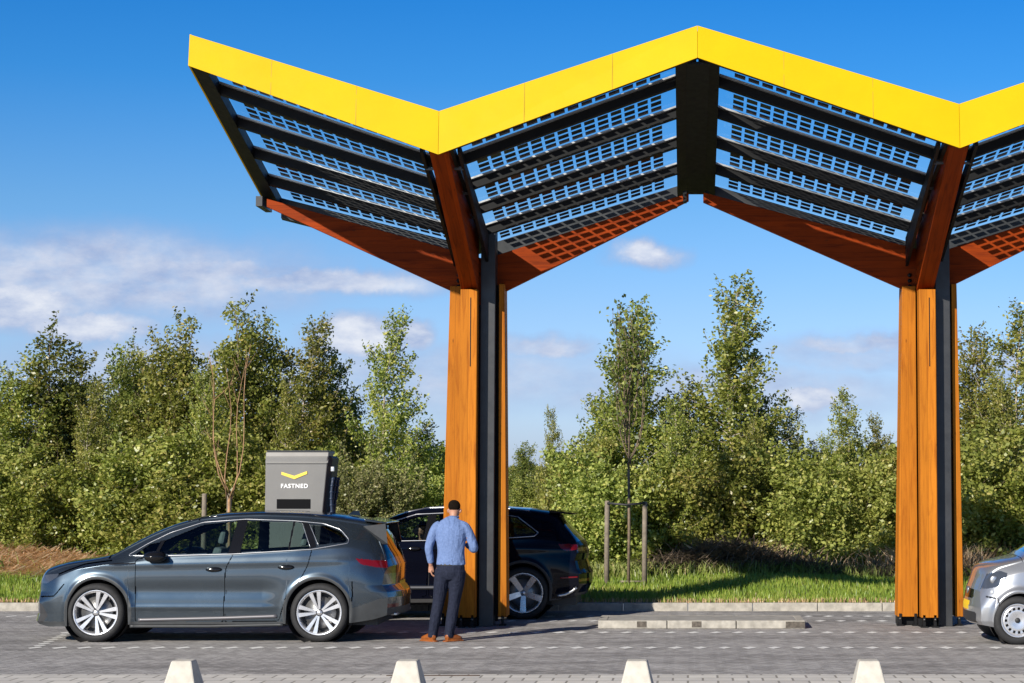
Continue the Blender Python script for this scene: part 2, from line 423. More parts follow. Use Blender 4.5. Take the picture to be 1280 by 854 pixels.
def herringbone(name, base, dark, light):
    m, nt, b, out = newmat(name)
    P = nt.node('ShaderNodeNewGeometry').outputs['Position']
    r = nt.mapping(P, (1, 1, 0), (0, 0, R(45)))
    bt = nt.node('ShaderNodeTexBrick', offset=.5, offset_frequency=2, squash=1.0,
                 ins={'Vector': r, 'Color1': dark, 'Color2': light, 'Mortar': (.03, .028, .026, 1), 'Scale': 1.0, 'Mortar Size': .006,
                      'Mortar Smooth': .1, 'Brick Width': .2, 'Row Height': .1})
    r2 = nt.mapping(P, (1, 1, 0), (0, 0, R(-45)))
    bt2 = nt.node('ShaderNodeTexBrick', offset=.5, offset_frequency=2, squash=1.0,
                 ins={'Vector': r2, 'Color1': dark, 'Color2': light, 'Mortar': (.03, .028, .026, 1), 'Scale': 1.0, 'Mortar Size': .006,
                      'Mortar Smooth': .1, 'Brick Width': .2, 'Row Height': .1})
    # alternate the laying direction in diagonal cells so that the bond reads as herringbone
    ck = nt.node('ShaderNodeTexChecker', ins={'Vector': r, 'Scale': 5.0})
    c = nt.mix(ck.outputs[1], bt.outputs[0], bt2.outputs[0])
    big = nt.noise(P, .55, 5, .6); med = nt.noise(nt.mapping(P, (1, .35, 1)), 4, 4, .6); fine = nt.noise(P, 120, 3)
    t = nt.math('MULTIPLY', nt.math('MULTIPLY_ADD', big, .5, .75), nt.math('MULTIPLY_ADD', med, .3, .85))
    t = nt.math('MULTIPLY', t, nt.math('MULTIPLY_ADD', fine, .35, .82))
    # faint oil and tyre stains along the lanes
    st = nt.ramp(nt.noise(nt.mapping(P, (.35, 1.6, 1)), .9, 5, .65), [(.48, (1, 1, 1)), (.68, (.62, .61, .60))])
    c = nt.mix(1, c, nt.node('ShaderNodeCombineXYZ', ins={0: t, 1: t, 2: t}).outputs[0], 'MULTIPLY')
    c = nt.mix(1, c, st, 'MULTIPLY')
    setin(nt, b, 'Base Color', c); b.inputs['Roughness'].default_value = .82
    h = nt.math('SUBTRACT', 1.0, nt.mix(ck.outputs[1], bt.outputs[1], bt2.outputs[1]))
    nt2 = nt.bump(nt.math('ADD', nt.math('MULTIPLY', h, .8), nt.math('MULTIPLY', fine, .25)), .55, .006)
    setin(nt, b, 'Normal', nt2)
    return m
mb = MB(); mb.add([(-60, PAVE_Y, 0), (60, PAVE_Y, 0), (60, KERB_Y+.05, 0), (-60, KERB_Y+.05, 0)], [(0, 1, 2, 3)])
struct(mb.build('road', herringbone('grey_clinker_paving', None, (.295, .28, .27, 1), (.445, .425, .41, 1))))
# front pavement of pale concrete slabs with a flush kerb band
def slabs():
    m, nt, b, out = newmat('concrete_slabs')
    P = nt.node('ShaderNodeNewGeometry').outputs['Position']
    bt = nt.node('ShaderNodeTexBrick', offset=.5, offset_frequency=2, squash=1.0,
                 ins={'Vector': nt.mapping(P, (1, 1, 0), loc=(0, .14, 0)), 'Color1': (.50, .475, .44, 1), 'Color2': (.62, .59, .54, 1), 'Mortar': (.26, .24, .21, 1), 'Scale': 1.0,
                      'Mortar Size': .012, 'Mortar Smooth': .2, 'Brick Width': .30, 'Row Height': .30})
    n = nt.noise(P, 3, 6, .65); f = nt.noise(P, 90, 3)
    t = nt.math('MULTIPLY', nt.math('MULTIPLY_ADD', n, .45, .78), nt.math('MULTIPLY_ADD', f, .3, .85))
    setin(nt, b, 'Base Color', nt.mix(1, bt.outputs[0], nt.node('ShaderNodeCombineXYZ', ins={0: t, 1: t, 2: t}).outputs[0], 'MULTIPLY'))
    b.inputs['Roughness'].default_value = .85
    setin(nt, b, 'Normal', nt.bump(nt.math('SUBTRACT', 1.0, bt.outputs[1]), .5, .006)); return m
mb = MB(); mb.box((0, PAVE_Y-5.0, -.04), (120, 9.998, .1)); struct(mb.build('pavement', slabs()))
# kerb behind the bays
mb = MB(); x = -40
while x < 40:
    L = 1.0 if x < -5 or x > 8 else 1.0
    mb.box((x+L/2, KERB_Y+.07+random.uniform(-.003, .003), .04), (L-.008, .14, .17+random.uniform(-.003, .003))); x += L
struct(mb.build('kerb', M['concrete'], bevel=.012))
# bay marking stones
def row(Y, px0, px1, step_m=.295, seed=0):
    x0 = (px0-PX)*Y/F; x1 = (px1-PX)*Y/F; mb = MB(); r = random.Random(seed)
    x = x0
    while x < x1:
        a = .112*r.uniform(.92, 1.08); q = r.uniform(-.01, .01)
        mb.add([(x-a*.1, Y-a*1.5, .0045), (x+a*.78, Y+a*.2+q, .0045), (x+a*.1, Y+a*1.5, .0045), (x-a*.78, Y-a*.2, .0045)], [(0, 1, 2, 3)])
        x += step_m
    return mb
row(25.1, 50, 2200, seed=1).build('bay_marking', M['white_paint'])['kind'] = 'structure'
row(27.65, 90, 2200, seed=2).build('bay_marking', M['white_paint'])['kind'] = 'structure'
row(29.95, 640, 2200, seed=3).build('bay_marking', M['white_paint'])['kind'] = 'structure'
row(31.0, 20, 2200, seed=4).build('bay_marking', M['white_paint'])['kind'] = 'structure'
mb = MB()
for k in range(1, 8):
    t = k/8; p = at(50+(92-50)*t, 807-(807-789)*t, 25.1+2.55*t); Y = 25.1+2.55*t
    X = (50-PX)*25.1/F*(1-t)+((92-PX)*27.65/F)*t
    mb.add([(X-.01, Y-.13, .0045), (X+.075, Y+.02, .0045), (X+.01, Y+.13, .0045), (X-.075, Y-.02, .0045)], [(0, 1, 2, 3)])
mb.build('bay_marking', M['white_paint'])['kind'] = 'structure'
# drain slot in the front pavement
mb = MB(); p = at(540, 843, 21.3); mb.box((p.x, 21.40, .0115), (.95, .07, .006)); g = mb.build('drain_grate', simple('rusty_iron', (.08, .05, .03), .8, var=.3))
tag(g, 'narrow rusty drain grate set in the front concrete slabs', 'drain')

# concrete traffic island
isl = MB(); x0, x1 = (748-PX)*28.4/F, (1006-PX)*28.4/F; n = 3; Ls = (x1-x0)/n
for k in range(n):
    isl.box((x0+Ls*(k+.5), 28.40+.07, .055), (Ls-.01, .14, .11))
    isl.box((x0+Ls*(k+.5), 29.47, .055), (Ls-.01, .14, .11))
isl.box((x0+.06, 28.97, .054), (.12, .92, .108)); isl.box((x1-.06, 28.97, .054), (.12, .92, .108))
e = empty('traffic_island', (0, 0, 0), 'low concrete kerbed island on the paving between the two timber columns', 'traffic island')
isl.build('kerb_stones', M['concrete'], e, bevel=.012)
mb = MB(); mb.box(((x0+x1)/2, 28.97, .055), (x1-x0-.25, .92, .106)); mb.build('paved_top', simple('island_paving', (.30, .285, .26), .85, var=.25, vscale=6), e)
mb = MB()
tar = simple('tar_stain', (.10, .085, .07), .9, var=.5, vscale=20)
for q in (.32, .80): mb = MB(); mb.box((x0+(x1-x0)*q*.55+.1, 28.398, .06), (.13, .006, .08)); mb.build('dirt_stain', tar, e)
mb = MB(); mb.box((x1-.14, 28.397, .055), (.26, .006, .085)); mb.build('dirt_stain', tar, e)

# four concrete blocks along the pavement
bl_labels = ['leftmost pale concrete block on the front pavement, before the blue-grey car',
             'pale concrete block on the front pavement below the standing man',
             'pale concrete block on the front pavement before the low traffic island',
             'rightmost pale concrete block on the front pavement, before the right timber column']
src = None
for k, pxx in enumerate((235, 513, 797, 1084)):
    X = (pxx-PX)*19.2/F
    if src is None:
        b_ = bmesh.new(); mbb = MB(); b0, t0, H = .175, .092, .345
        mbb.hexa([(-b0, -.24, 0), (b0, -.24, 0), (b0, .24, 0), (-b0, .24, 0), (-t0, -.11, H), (t0, -.11, H), (t0, .11, H), (-t0, .11, H)])
        src = mbb.build('concrete_block', simple('block_concrete', (.50, .47, .41), .8, var=.16, vscale=8, bump=.25, bscale=70), bevel=.014); o = src
    else: o = src.copy(); COL.objects.link(o)
    o.location = (X, 19.2, .01); o.rotation_euler = (0, 0, random.uniform(-.03, .03))
    tag(o, bl_labels[k], 'concrete block', 'concrete blocks along the front pavement')

# ------------------------------------------------------------------ canopy
canopy = empty('solar_canopy', (0.135, 29, 0), 'zigzag solar glass roof with yellow edge on two orange timber columns', 'canopy')
CO = Vector((0.135, 29, 0))
def cb(mb, name, mat, parent=canopy, **kw):
    mb.v = [(v[0]-CO.x, v[1]-CO.y, v[2]-CO.z) for v in mb.v]
    return mb.build(name, mat, parent, **kw)
YF, YB = 25.0, 29.75
Xn = [(228-PX)/104, (545-PX)/104, (872-PX)/104, (1203-PX)/104, (1530-PX)/104, (1861-PX)/104]
zf = lambda px, py: at(px, py, YF).z
ZL = [zf(228, 82), zf(545, 193), zf(872, 72), zf(1203, 185), zf(1530, 64), zf(1861, 180)]
ZT = [zf(226, 42), zf(545, 138), zf(872, 31), zf(1203, 129), zf(1530, 22), zf(1861, 125)]
zbk = lambda px, py: at(px, py, YB).z
ZB = [zbk(328, 255), zbk(600, 322), zbk(870, 238), zbk(1150, 318)]; ZB += [ZB[2]+.02, ZB[3]]
# yellow fascia: one folded sheet, slightly inclined, with thickness
for i in range(5):
    mb = MB()
    p = [(Xn[i], ZL[i]), (Xn[i+1], ZL[i+1]), (Xn[i+1], ZT[i+1]), (Xn[i], ZT[i])]
    g = .0022
    vs = []
    for dy in (0, .035):
        for j, (x, z) in enumerate(p):
            x_ = x+(g if j in (0, 3) and i > 0 else 0)-(g if j in (1, 2) else 0)
            vs.append((x_, YF+dy+(0.05 if j > 1 else 0), z))
    mb.add(vs, [(0, 1, 2, 3), (7, 6, 5, 4), (0, 4, 5, 1), (3, 2, 6, 7), (0, 3, 7, 4), (1, 5, 6, 2)])
    cb(mb, 'fascia', M['yellow'])
    for q in (.33, .67):
        mb = MB(); xq = Xn[i]*(1-q)+Xn[i+1]*q; a_ = ZL[i]*(1-q)+ZL[i+1]*q; b_ = ZT[i]*(1-q)+ZT[i+1]*q
        mb.hexa([(xq-.003, YF-.003, a_+.004), (xq+.003, YF-.003, a_+.004), (xq+.003, YF+.02, a_+.004), (xq-.003, YF+.02, a_+.004), (xq-.003, YF+.047, b_-.004), (xq+.003, YF+.047, b_-.004), (xq+.003, YF+.07, b_-.004), (xq-.003, YF+.07, b_-.004)])
        cb(mb, 'sheet_joint', M['joint'])
    # black back frame behind the fascia
    mb = MB(); vs = []
    for dy in (.05, .16):
        for (x, z) in [(Xn[i], ZL[i]+.02), (Xn[i+1], ZL[i+1]+.02), (Xn[i+1], ZT[i+1]-.06), (Xn[i], ZT[i]-.06)]: vs.append((x, YF+dy+.04, z))
    mb.add(vs, [(0, 1, 2, 3), (7, 6, 5, 4), (0, 4, 5, 1), (3, 2, 6, 7), (0, 3, 7, 4), (1, 5, 6, 2)])
    cb(mb, 'edge_frame', M['black_steel'])
# left end fascia
mb = MB()
mb.hexa([(Xn[0]-.0, YF+.002, ZL[0]+.0), (Xn[0]+.02, YF+.002, ZL[0]), (Xn[0]+.02, YB+.1, ZB[0]-.05), (Xn[0], YB+.1, ZB[0]-.05),
         (Xn[0]-.0, YF+.05, ZT[0]), (Xn[0]+.02, YF+.05, ZT[0]), (Xn[0]+.02, YB+.1, ZB[0]+.33), (Xn[0], YB+.1, ZB[0]+.33)])
cb(mb, 'end_fascia', M['yellow'])
def roofpt(i, u, v, dz=0):
    """bilinear roof surface of bay i; u along the row 0..1, v front to back 0..1"""
    x = Xn[i]*(1-u)+Xn[i+1]*u
    a = ZL[i]*(1-u)+ZL[i+1]*u+.16; b = ZB[i]*(1-u)+ZB[i+1]*u+.14
    return Vector((x, YF+.06+(YB-YF-.06)*v, a*(1-v)+b*v+dz))
def slab(mb, i, u0, u1, v0, v1, dz0, dz1, nu=1):
    q = [roofpt(i, u0, v0), roofpt(i, u1, v0), roofpt(i, u1, v1), roofpt(i, u0, v1)]
    mb.hexa([p+Vector((0, 0, dz0)) for p in q]+[p+Vector((0, 0, dz1)) for p in q])
vp = [.0, .145, .365, .59, .805, 1.0]      # purlin lines
for i in range(5):
    L = Xn[i+1]-Xn[i]
    ends = (.075 if i in (0,) else (.085 if i in (2, 4) else .05), .085 if i in (1, 3) else .05)
    # end plates at ridge (wide black), at valley (narrow)
    for side, e_ in ((0, ends[0]), (1, ends[1])):
        mb = MB(); ridge = (i == 0 and side == 0) or (i in (1, 3) and side == 1) or (i in (2, 4) and side == 0)
        dep = -.16 if ridge else -.10
        if side == 0: slab(mb, i, .004, e_, .0, 1.0, dep, .0)
        else: slab(mb, i, 1-e_, .996, .0, 1.0, dep, .0)
        cb(mb, 'rafter', M['black_steel'])
    for k, v in enumerate(vp):
        if k in (0,): continue
        mb = MB(); d = .145 if k < 5 else .30
        w_ = .0075 if k < 5 else .010
        slab(mb, i, ends[0], 1-ends[1], v-w_, v+w_, -d, -.012)
        cb(mb, 'purlin', M['black_steel'] if k < 5 else M['dark_steel'])
        if k < 5:
            mb = MB(); slab(mb, i, ends[0]+.002, 1-ends[1]-.002, v-w_-.010, v-w_-.0012, -.030, -.006)
            cb(mb, 'purlin_flange', M['alu'])
    for k in range(5):
        v0, v1 = vp[k]+.010, vp[k+1]-.010
        mb = MB()
        for a in range(8):
            ua = ends[0]+.004+(1-ends[0]-ends[1]-.008)*a/8; ub = ends[0]+.004+(1-ends[0]-ends[1]-.008)*(a+1)/8
            mb.add([roofpt(i, ua, v0, .012), roofpt(i, ub, v0, .012), roofpt(i, ub, v1, .012), roofpt(i, ua, v1, .012)], [(3, 2, 1, 0)])
        pane = cb(mb, 'solar_panel', M['glass_pv'])
        mb = MB()
        rows = 5 if k else 3
        mgn = .055; uu0, uu1 = ends[0]+mgn, 1-ends[1]-mgn
        nc = 14; pu = (uu1-uu0)/nc; pv = (v1-v0-.012)/rows
        for a in range(nc):
            for b in range(rows):
                u_a = uu0+pu*a; v_a = v0+.006+pv*b
                slab(mb, i, u_a+pu*.11, u_a+pu*.89, v_a+pv*.17, v_a+pv*.83, .005, .009)
        cb(mb, 'cell_grid', M['cell'], pane)
# ridge gutter plates under the peaks
for i in (2, 4):
    mb = MB(); x = Xn[i]
    mb.hexa([(x-.27, YF+.10, ZL[i]-.06), (x+.27, YF+.10, ZL[i]-.06), (x+.27, YB, ZB[i]-.06), (x-.27, YB, ZB[i]-.06),
             (x-.27, YF+.10, ZL[i]-.03), (x+.27, YF+.10, ZL[i]-.03), (x+.27, YB, ZB[i]-.03), (x-.27, YB, ZB[i]-.03)])
    cb(mb, 'ridge_plate', M['black_steel'])
# lateral timber beams (tapered) from each column to tip / ridge
def lat_beam(xc, zc_bot, zc_top, xt, zt_bot, zt_top, y0=29.08, y1=29.26):
    mb = MB()
    mb.prism([(xc, zc_bot), (xt, zt_bot), (xt, zt_top), (xc, zc_top)] if xt > xc else [(xt, zt_bot), (xc, zc_bot), (xc, zc_top), (xt, zt_top)], 'y', y0, y1)
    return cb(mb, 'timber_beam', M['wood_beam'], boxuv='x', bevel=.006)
YBm = 29.1
def bz(px, py): p = at(px, py, YBm); return p.x, p.z
xa, za = bz(612, 386); _, za2 = bz(612, 326); xb, zb_ = bz(334, 259); _, zb2 = bz(334, 249)
lat_beam(xa, za, za2, xb, zb_, zb2, 29.06, 29.17)
xa, za = bz(612, 373); _, za2 = bz(612, 321); xb, zb_ = bz(861, 250); _, zb2 = bz(861, 240)
lat_beam(xa, za, za2, xb, zb_, zb2, 29.175, 29.285)
xa, za = bz(1170, 380); _, za2 = bz(1170, 318); xb, zb_ = bz(879, 253); _, zb2 = bz(879, 241)
lat_beam(xa, za, za2, xb, zb_, zb2, 29.06, 29.17)
xa, za = bz(1170, 367); _, za2 = bz(1170, 316); xb, zb_ = bz(1412, 248); _, zb2 = bz(1412, 238)
lat_beam(xa, za, za2, xb, zb_, zb2, 29.175, 29.285)
# ridge hanger tips
for pxh in (856, 884):
    mb = MB(); p = at(pxh, 246, YBm); mb.box((p.x, YBm+.05, p.z), (.05, .14, .16)); cb(mb, 'steel_bracket', M['black_steel'])
mb = MB(); p = at(322, 252, YBm); mb.box((p.x+.03, YBm+.3, p.z), (.09, .7, .14)); cb(mb, 'steel_bracket', M['dark_steel'])
def column(Xc, sx):
    """Xc = world x of the cantilever beam line"""
    c = bpy.data.objects.new('column', None); COL.objects.link(c); c.parent = canopy; c.location = (Xc-CO.x, 0, 0)
    def b(mb, name, mat, **kw):
        mb.v = [(v[0]-Xc, v[1]-CO.y, v[2]) for v in mb.v]; return mb.build(name, mat, c, **kw)
    def post(xb0, xb1, xt0, xt1, y0, y1, zb, zt, name='timber_post'):
        mb = MB(); mb.hexa([(xb0, y0, zb), (xb1, y0, zb), (xb1, y1, zb), (xb0, y1, zb), (xt0, y0, zt), (xt1, y0, zt), (xt1, y1, zt), (xt0, y1, zt)])
        return b(mb, name, M['wood'], boxuv='z', bevel=.006)
    post(Xc-.395, Xc-.115, Xc-.30, Xc-.115, 28.98, 29.42, .125, 4.72)          # left post
    post(Xc-.112, Xc+.12, Xc-.112, Xc+.12, 28.60, 28.84, .135, 4.64)           # front post under the cantilever
    post(Xc+.40, Xc+.52, Xc+.385, Xc+.46, 28.98, 29.42, .125, 4.75)           # right post
    mb = MB(); mb.box((Xc+.245, 29.0, 2.75), (.20, .34, 5.5)); b(mb, 'steel_post', M['dark_steel'], bevel=.006)
    mb = MB(); mb.box((Xc+.07, 29.2, 2.4), (.62, .10, 4.7)); b(mb, 'steel_web', M['black_steel'])
    for x, y in ((-.36, 28.98), (-.15, 28.98), (-.07, 28.62), (.08, 28.62), (.46, 29.0)):
        mb = MB(); mb.box((Xc+x, y+.03, .085), (.035, .10, .17)); mb.box((Xc+x, y+.03, .01), (.09, .16, .02)); b(mb, 'foot_bracket', M['black_steel'])
    mb = MB(); mb.box((Xc-.25, 29.25, .07), (.27, .30, .12)); b(mb, 'foot_plinth', M['black_steel'])
    mb = MB(); mb.box((Xc+.0, 28.95, .06), (.26, .3, .1)); b(mb, 'foot_plinth', M['black_steel'])
    for x, y, z in ((-.36, 28.95, .14), (-.07, 28.56, .15), (.08, 28.56, .15), (.46, 28.97, .14)):
        mb = MB(); mb.lathe([(0, -.012), (.016, -.012), (.016, .012)], (Xc+x, y+.02, z-.04), 'y', 8); b(mb, 'bolt', M['bolt'])
    # dark slot at the top of the front post
    mb = MB(); mb.box((Xc+.03, 28.597, 4.05), (.012, .006, .95)); b(mb, 'slot', M['black_steel'])
    return c
col1 = column(Xn[1], -1); col2 = column(Xn[3], 1)
# cantilever beams (front post up to the yellow edge), one per column
for i, pz in ((1, 366), (3, 363)):
    X = Xn[i]; zc = at(600, pz, 28.6).z
    mb = MB(); wdt = .115
    side = [(YF+.10, ZL[i]+.02), (28.86, zc), (28.86, 5.42), (YF+.10, ZL[i]+.16)]
    mb.prism(side, 'x', X-wdt, X+wdt)
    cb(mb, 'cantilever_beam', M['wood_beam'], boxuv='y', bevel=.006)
    # second steel rib right of the timber, and purlin connectors
    mb = MB(); mb.prism([(YF+.2, ZL[i]+.06), (29.0, 5.0), (29.0, 5.4), (YF+.2, ZL[i]+.15)], 'x', X+.21, X+.25); cb(mb, 'valley_rib', M['black_steel'])
    mb = MB(); mb.prism([(YF+.2, ZL[i]+.06), (29.0, 5.0), (29.0, 5.4), (YF+.2, ZL[i]+.15)], 'x', X-.25, X-.21); cb(mb, 'valley_rib', M['black_steel'])
    for v in (.15, .37, .6, .8):
        yy = YF+(YB-YF)*v; zz = ZL[i]*(1-v)+ZB[i]*v+.04
        mb = MB(); mb.box((X, yy, zz), (.46, .03, .03)); cb(mb, 'cross_rod', M['bolt'])
    # bolts at the joint
    for dx, dz in ((-.19, .16), (-.19, .08), (-.19, .0)):
        mb = MB(); mb.lathe([(0, -.02), (.028, -.02), (.028, .01)], (X+dx, 29.055, 4.72+dz), 'y', 10); cb(mb, 'joint_bolt', M['black_steel'])
# ------------------------------------------------------------------ cars
def inpoly(x, z, poly):
    """vectorised even-odd test"""
    inside = np.zeros(x.shape, bool); n = len(poly)
    for i in range(n):
        x1, z1 = poly[i]; x2, z2 = poly[(i+1) % n]
        if z1 == z2: continue
        c = ((z1 > z) != (z2 > z)) & (x < (x2-x1)*(z-z1)/(z2-z1)+x1)
        inside ^= c
    return inside
def roundpoly(p, r=.03, n=4):
    out = []; m = len(p)
    for i in range(m):
        a, b, c = np.array(p[i-1]), np.array(p[i]), np.array(p[(i+1) % m])
        d1 = (a-b)/np.linalg.norm(a-b); d2 = (c-b)/np.linalg.norm(c-b)
        rr = min(r, np.linalg.norm(a-b)*.45, np.linalg.norm(c-b)*.45)
        s, e = b+d1*rr, b+d2*rr
        for k in range(n+1):
            t = k/n; out.append(tuple((1-t)**2*s+2*t*(1-t)*b+t*t*e))
    return out
def polydist(x, z, poly, closed=True):
    d = np.full(x.shape, 9.0); n = len(poly)
    for i in range(n if closed else n-1):
        x1, z1 = poly[i]; x2, z2 = poly[(i+1) % n]
        dx, dz = x2-x1, z2-z1; l2 = dx*dx+dz*dz+1e-12
        t = np.clip(((x-x1)*dx+(z-z1)*dz)/l2, 0, 1)
        d = np.minimum(d, np.hypot(x-x1-t*dx, z-z1-t*dz))
    return d
class Car:
    """Body surface: sections across the car, run from nose (x=0) to tail (x=L)."""
    def __init__(s, P, loc, root):
        s.P = P; s.root = root; s.L = P['L']
        L = s.L
        NX = int(L/.0085); s.xs = np.linspace(0, L, NX)
        x = s.xs
        sw = P.get('sw', .05)
        z4 = S(x, P['z4'], sw); z3 = S(x, P['z3'], sw*.8); z2 = S(x, P['z2'], sw)
        z3 = np.minimum(z3, z4-.005); z2 = np.minimum(z2, z3-.02)
        w0 = S(x, P['w0'], .06); w1 = S(x, P['w1'], .06); w2 = S(x, P['w2'], .06); w3 = S(x, P['w3'], .06)
        zb = S(x, P['zb'], .03)
        for wx in P['wheels']:
            r = P['arch']; zc = P['wr']+.01
            d = r*r-(x-wx)**2
            zb = np.maximum(zb, np.where(d > 0, zc+np.sqrt(np.maximum(d, 0)), 0))
        s.zb = zb; s.z4 = z4
        A, B, C = 66, 52, 18
        rows_y, rows_z = [], []
        for k in range(A):
            t = k/A; z = zb+(z2-zb)*t
            # lateral bow from sill via waist to shoulder: absolute height drives the width
            zt = np.clip((z-.22)/(z2-.22), 0, 1)
            y = np.where(zt < .55, w0+(w1-w0)*np.sin(np.clip(zt/.55, 0, 1)*PI/2), w1+(w2-w1)*(1-np.cos(np.clip((zt-.55)/.45, 0, 1)*PI/2)))
            rows_y.append(y); rows_z.append(z)
        for k in range(B):
            t = k/B; z = z2+(z3-z2)*t
            e = t+.10*math.sin(t*PI)*1.0   # slight tumblehome bow
            y = w2+(w3-w2)*(t**1.25*.75+t*.25)
            rows_y.append(y); rows_z.append(z)
        for k in range(C+1):
            t = k/C; a = t*PI/2
            p = 2.6
            yy = math.cos(a)**(2/p); zz = math.sin(a)**(2/p)
            y = w3*(1-t)**1.0 if False else w3*yy
            rows_y.append(y*np.ones_like(x)); rows_z.append(z3+(z4-z3)*zz)
        Y = np.array(rows_y); Z = np.array(rows_z); X = np.tile(x, (Y.shape[0], 1))
        s.nr = Y.shape[0]; s.A, s.B, s.C = A, B, C
        # styling relief on the sides
        s.Xc, s.Zc = X.copy(), Z.copy()
        vrow = np.arange(s.nr)[:, None]*np.ones_like(X)
        side = np.clip((A+2-vrow)/4, 0, 1)
        Y = Y+P['relief'](X, Z)*side
        for wx in P['wheels']:
            d = np.hypot(X-wx, Z-P['wr'])
            Y = Y+P.get('flare', .014)*np.exp(-((d-P['arch']-.035)/.04)**2)*side
        s.X, s.Y, s.Z = X, Y, Z
    def warp(s, x, y, z):
        P = s.P; L = s.L
        n = np.exp(-x/P.get('nose_len', .35)); t = np.exp(-(L-x)/P.get('tail_len', .3))
        q = np.abs(y)/P['wmax']
        X = x+n*(P['nose_sweep']*q**2.4 + np.interp(z, *zip(*P['nose_prof'])))
        X = X-t*(P['tail_sweep']*q**2.6 + np.interp(z, *zip(*P['tail_prof'])))
        return X
    def emit(s, name, maskf, mat, parent=None, offset=0.0, sides=(1, -1), mirror_only=None, dup_cap=None):
        """collect faces for which mask(i,j) true -> object(s)"""
        nr, nx = s.X.shape
        ci = .25*(s.Xc[:-1, :-1]+s.Xc[1:, :-1]+s.Xc[:-1, 1:]+s.Xc[1:, 1:])
        return ci
    def faces(s):
        nr, nx = s.X.shape
        f = lambda a: .25*(a[:-1, :-1]+a[1:, :-1]+a[:-1, 1:]+a[1:, 1:])
        cx, cy, cz = f(s.Xc), f(s.Y), f(s.Zc)
        rr = np.arange(nr-1)[:, None]*np.ones_like(cx)
        return cx, cy, cz, rr
    def surf(s, name, sel, mat, side=None, parent=None, off=0.0, smooth=True):
        """sel: bool array (nr-1,nx-1); side 1 (far, +y), -1 (near) or None both"""
        if not sel.any(): return None
        nr, nx = s.X.shape
        P = parent or s.root
        vs = []; fs = []
        ii, jj = np.nonzero(sel)
        used = np.zeros((nr, nx), bool)
        for a in (0, 1):
            for b in (0, 1): used[ii+a, jj+b] = True
        for sg in ((1, -1) if side is None else (side,)):
            idx = -np.ones((nr, nx), int); k = np.argwhere(used); idx[used] = np.arange(len(k))+len(vs)
            Xv, Yv, Zv = s.X[used], s.Y[used], s.Z[used]
            Yo = np.maximum(Yv-off, 0) if off else Yv
            Zo = Zv-(off*.8 if off else 0)*np.clip((k[:, 0]-s.A)/10, 0, 1)
            Xw = s.warp(Xv, Yv, Zv)
            if off: Xw = Xw+np.where(Xv < .5, off, np.where(Xv > s.L-.5, -off, 0))
            vs += list(zip(Xw, Yo*sg, Zo))
            q = np.stack([idx[ii, jj], idx[ii, jj+1], idx[ii+1, jj+1], idx[ii+1, jj]], -1)
            if sg > 0: q = q[:, ::-1]
            fs += q.tolist()
        me = bpy.data.meshes.new(name); me.from_pydata([tuple(map(float, v)) for v in vs], [], fs)
        if side is None:
            bm = bmesh.new(); bm.from_mesh(me); bmesh.ops.remove_doubles(bm, verts=[v for v in bm.verts if abs(v.co.y) < .002], dist=.003); bm.to_mesh(me); bm.free()
        me.polygons.foreach_set('use_smooth', [True]*len(me.polygons)); me.materials.append(mat); me.update()
        return link(name, me, P)
    def cap(s, front, zones, default):
        """front or tail end surface, split in zones by (y,z). zones: list (name, mat, func(y,z)->bool)"""
        j = 0 if front else s.X.shape[1]-1
        rows = list(range(0, s.nr))
        N = 40; nr = s.nr
        # grid: for each side row k at height, strip from -w to w ; top arch rows project
        G = []
        zlev = s.Z[:, j]; wl = s.Y[:, j]; top = s.A+s.B
        ks = list(range(0, top+1))
        zt = zlev[top]
        for k in ks:
            row = []
            for q in range(N+1):
                t = -1+2*q/N
                # blend heights to the arch on the top row
                y = wl[k]*t
                z = zlev[k]
                if k >= top-16:
                    a = (k-(top-16))/16
                    yy = min(1, abs(wl[k]*t)/wl[top]); arch = (1-yy**2.6)**(1/2.6)
                    z = z+a*a*(s.Z[-1, j]-zt)*arch
                row.append((s.xs[j], y, z))
            G.append(row)
        G = np.array(G)
        Xw = s.warp(G[..., 0], np.abs(G[..., 1]), G[..., 2])
        V = np.stack([Xw, G[..., 1], G[..., 2]], -1)
        m, n = V.shape[:2]
        groups = {}
        for a in range(m-1):
            for b in range(n-1):
                yc = V[a:a+2, b:b+2, 1].mean(); zc = V[a:a+2, b:b+2, 2].mean()
                zz = default
                for zo in zones:
                    if zo[2](yc, zc): zz = zo[:2]; break
                groups.setdefault((zz[0], zz[1].name, (yc > 0) if zz[0] in ('reflector', 'tail_light_bar', 'headlight_strip') and abs(yc) > .3 else None), []).append((a, b))
        for (nm, mn, _), lst in groups.items():
            idx = {}; vs = []; fs = []
            for a, b in lst:
                q = []
                for c in ((a, b), (a, b+1), (a+1, b+1), (a+1, b)):
                    if c not in idx: idx[c] = len(vs); vs.append(tuple(map(float, V[c])))
                    q.append(idx[c])
                fs.append(q[::-1] if front else q)
            me = bpy.data.meshes.new(nm); me.from_pydata(vs, [], fs); me.materials.append(bpy.data.materials[mn])
            me.polygons.foreach_set('use_smooth', [True]*len(fs)); link(nm, me, s.root)
    def sidept(s, x, z, sg=-1, out=.0):
        """point on the body side at car coordinates (x,z)"""
        j = int(np.clip(round(x/s.L*(len(s.xs)-1)), 0, len(s.xs)-1))
        zc = s.Z[:s.A+s.B+s.C, j]; y = float(np.interp(z, zc, s.Y[:s.A+s.B+s.C, j]))
        X = float(s.warp(np.array(x), np.array(y), np.array(z)))
        return Vector((X, sg*(y+out), z))
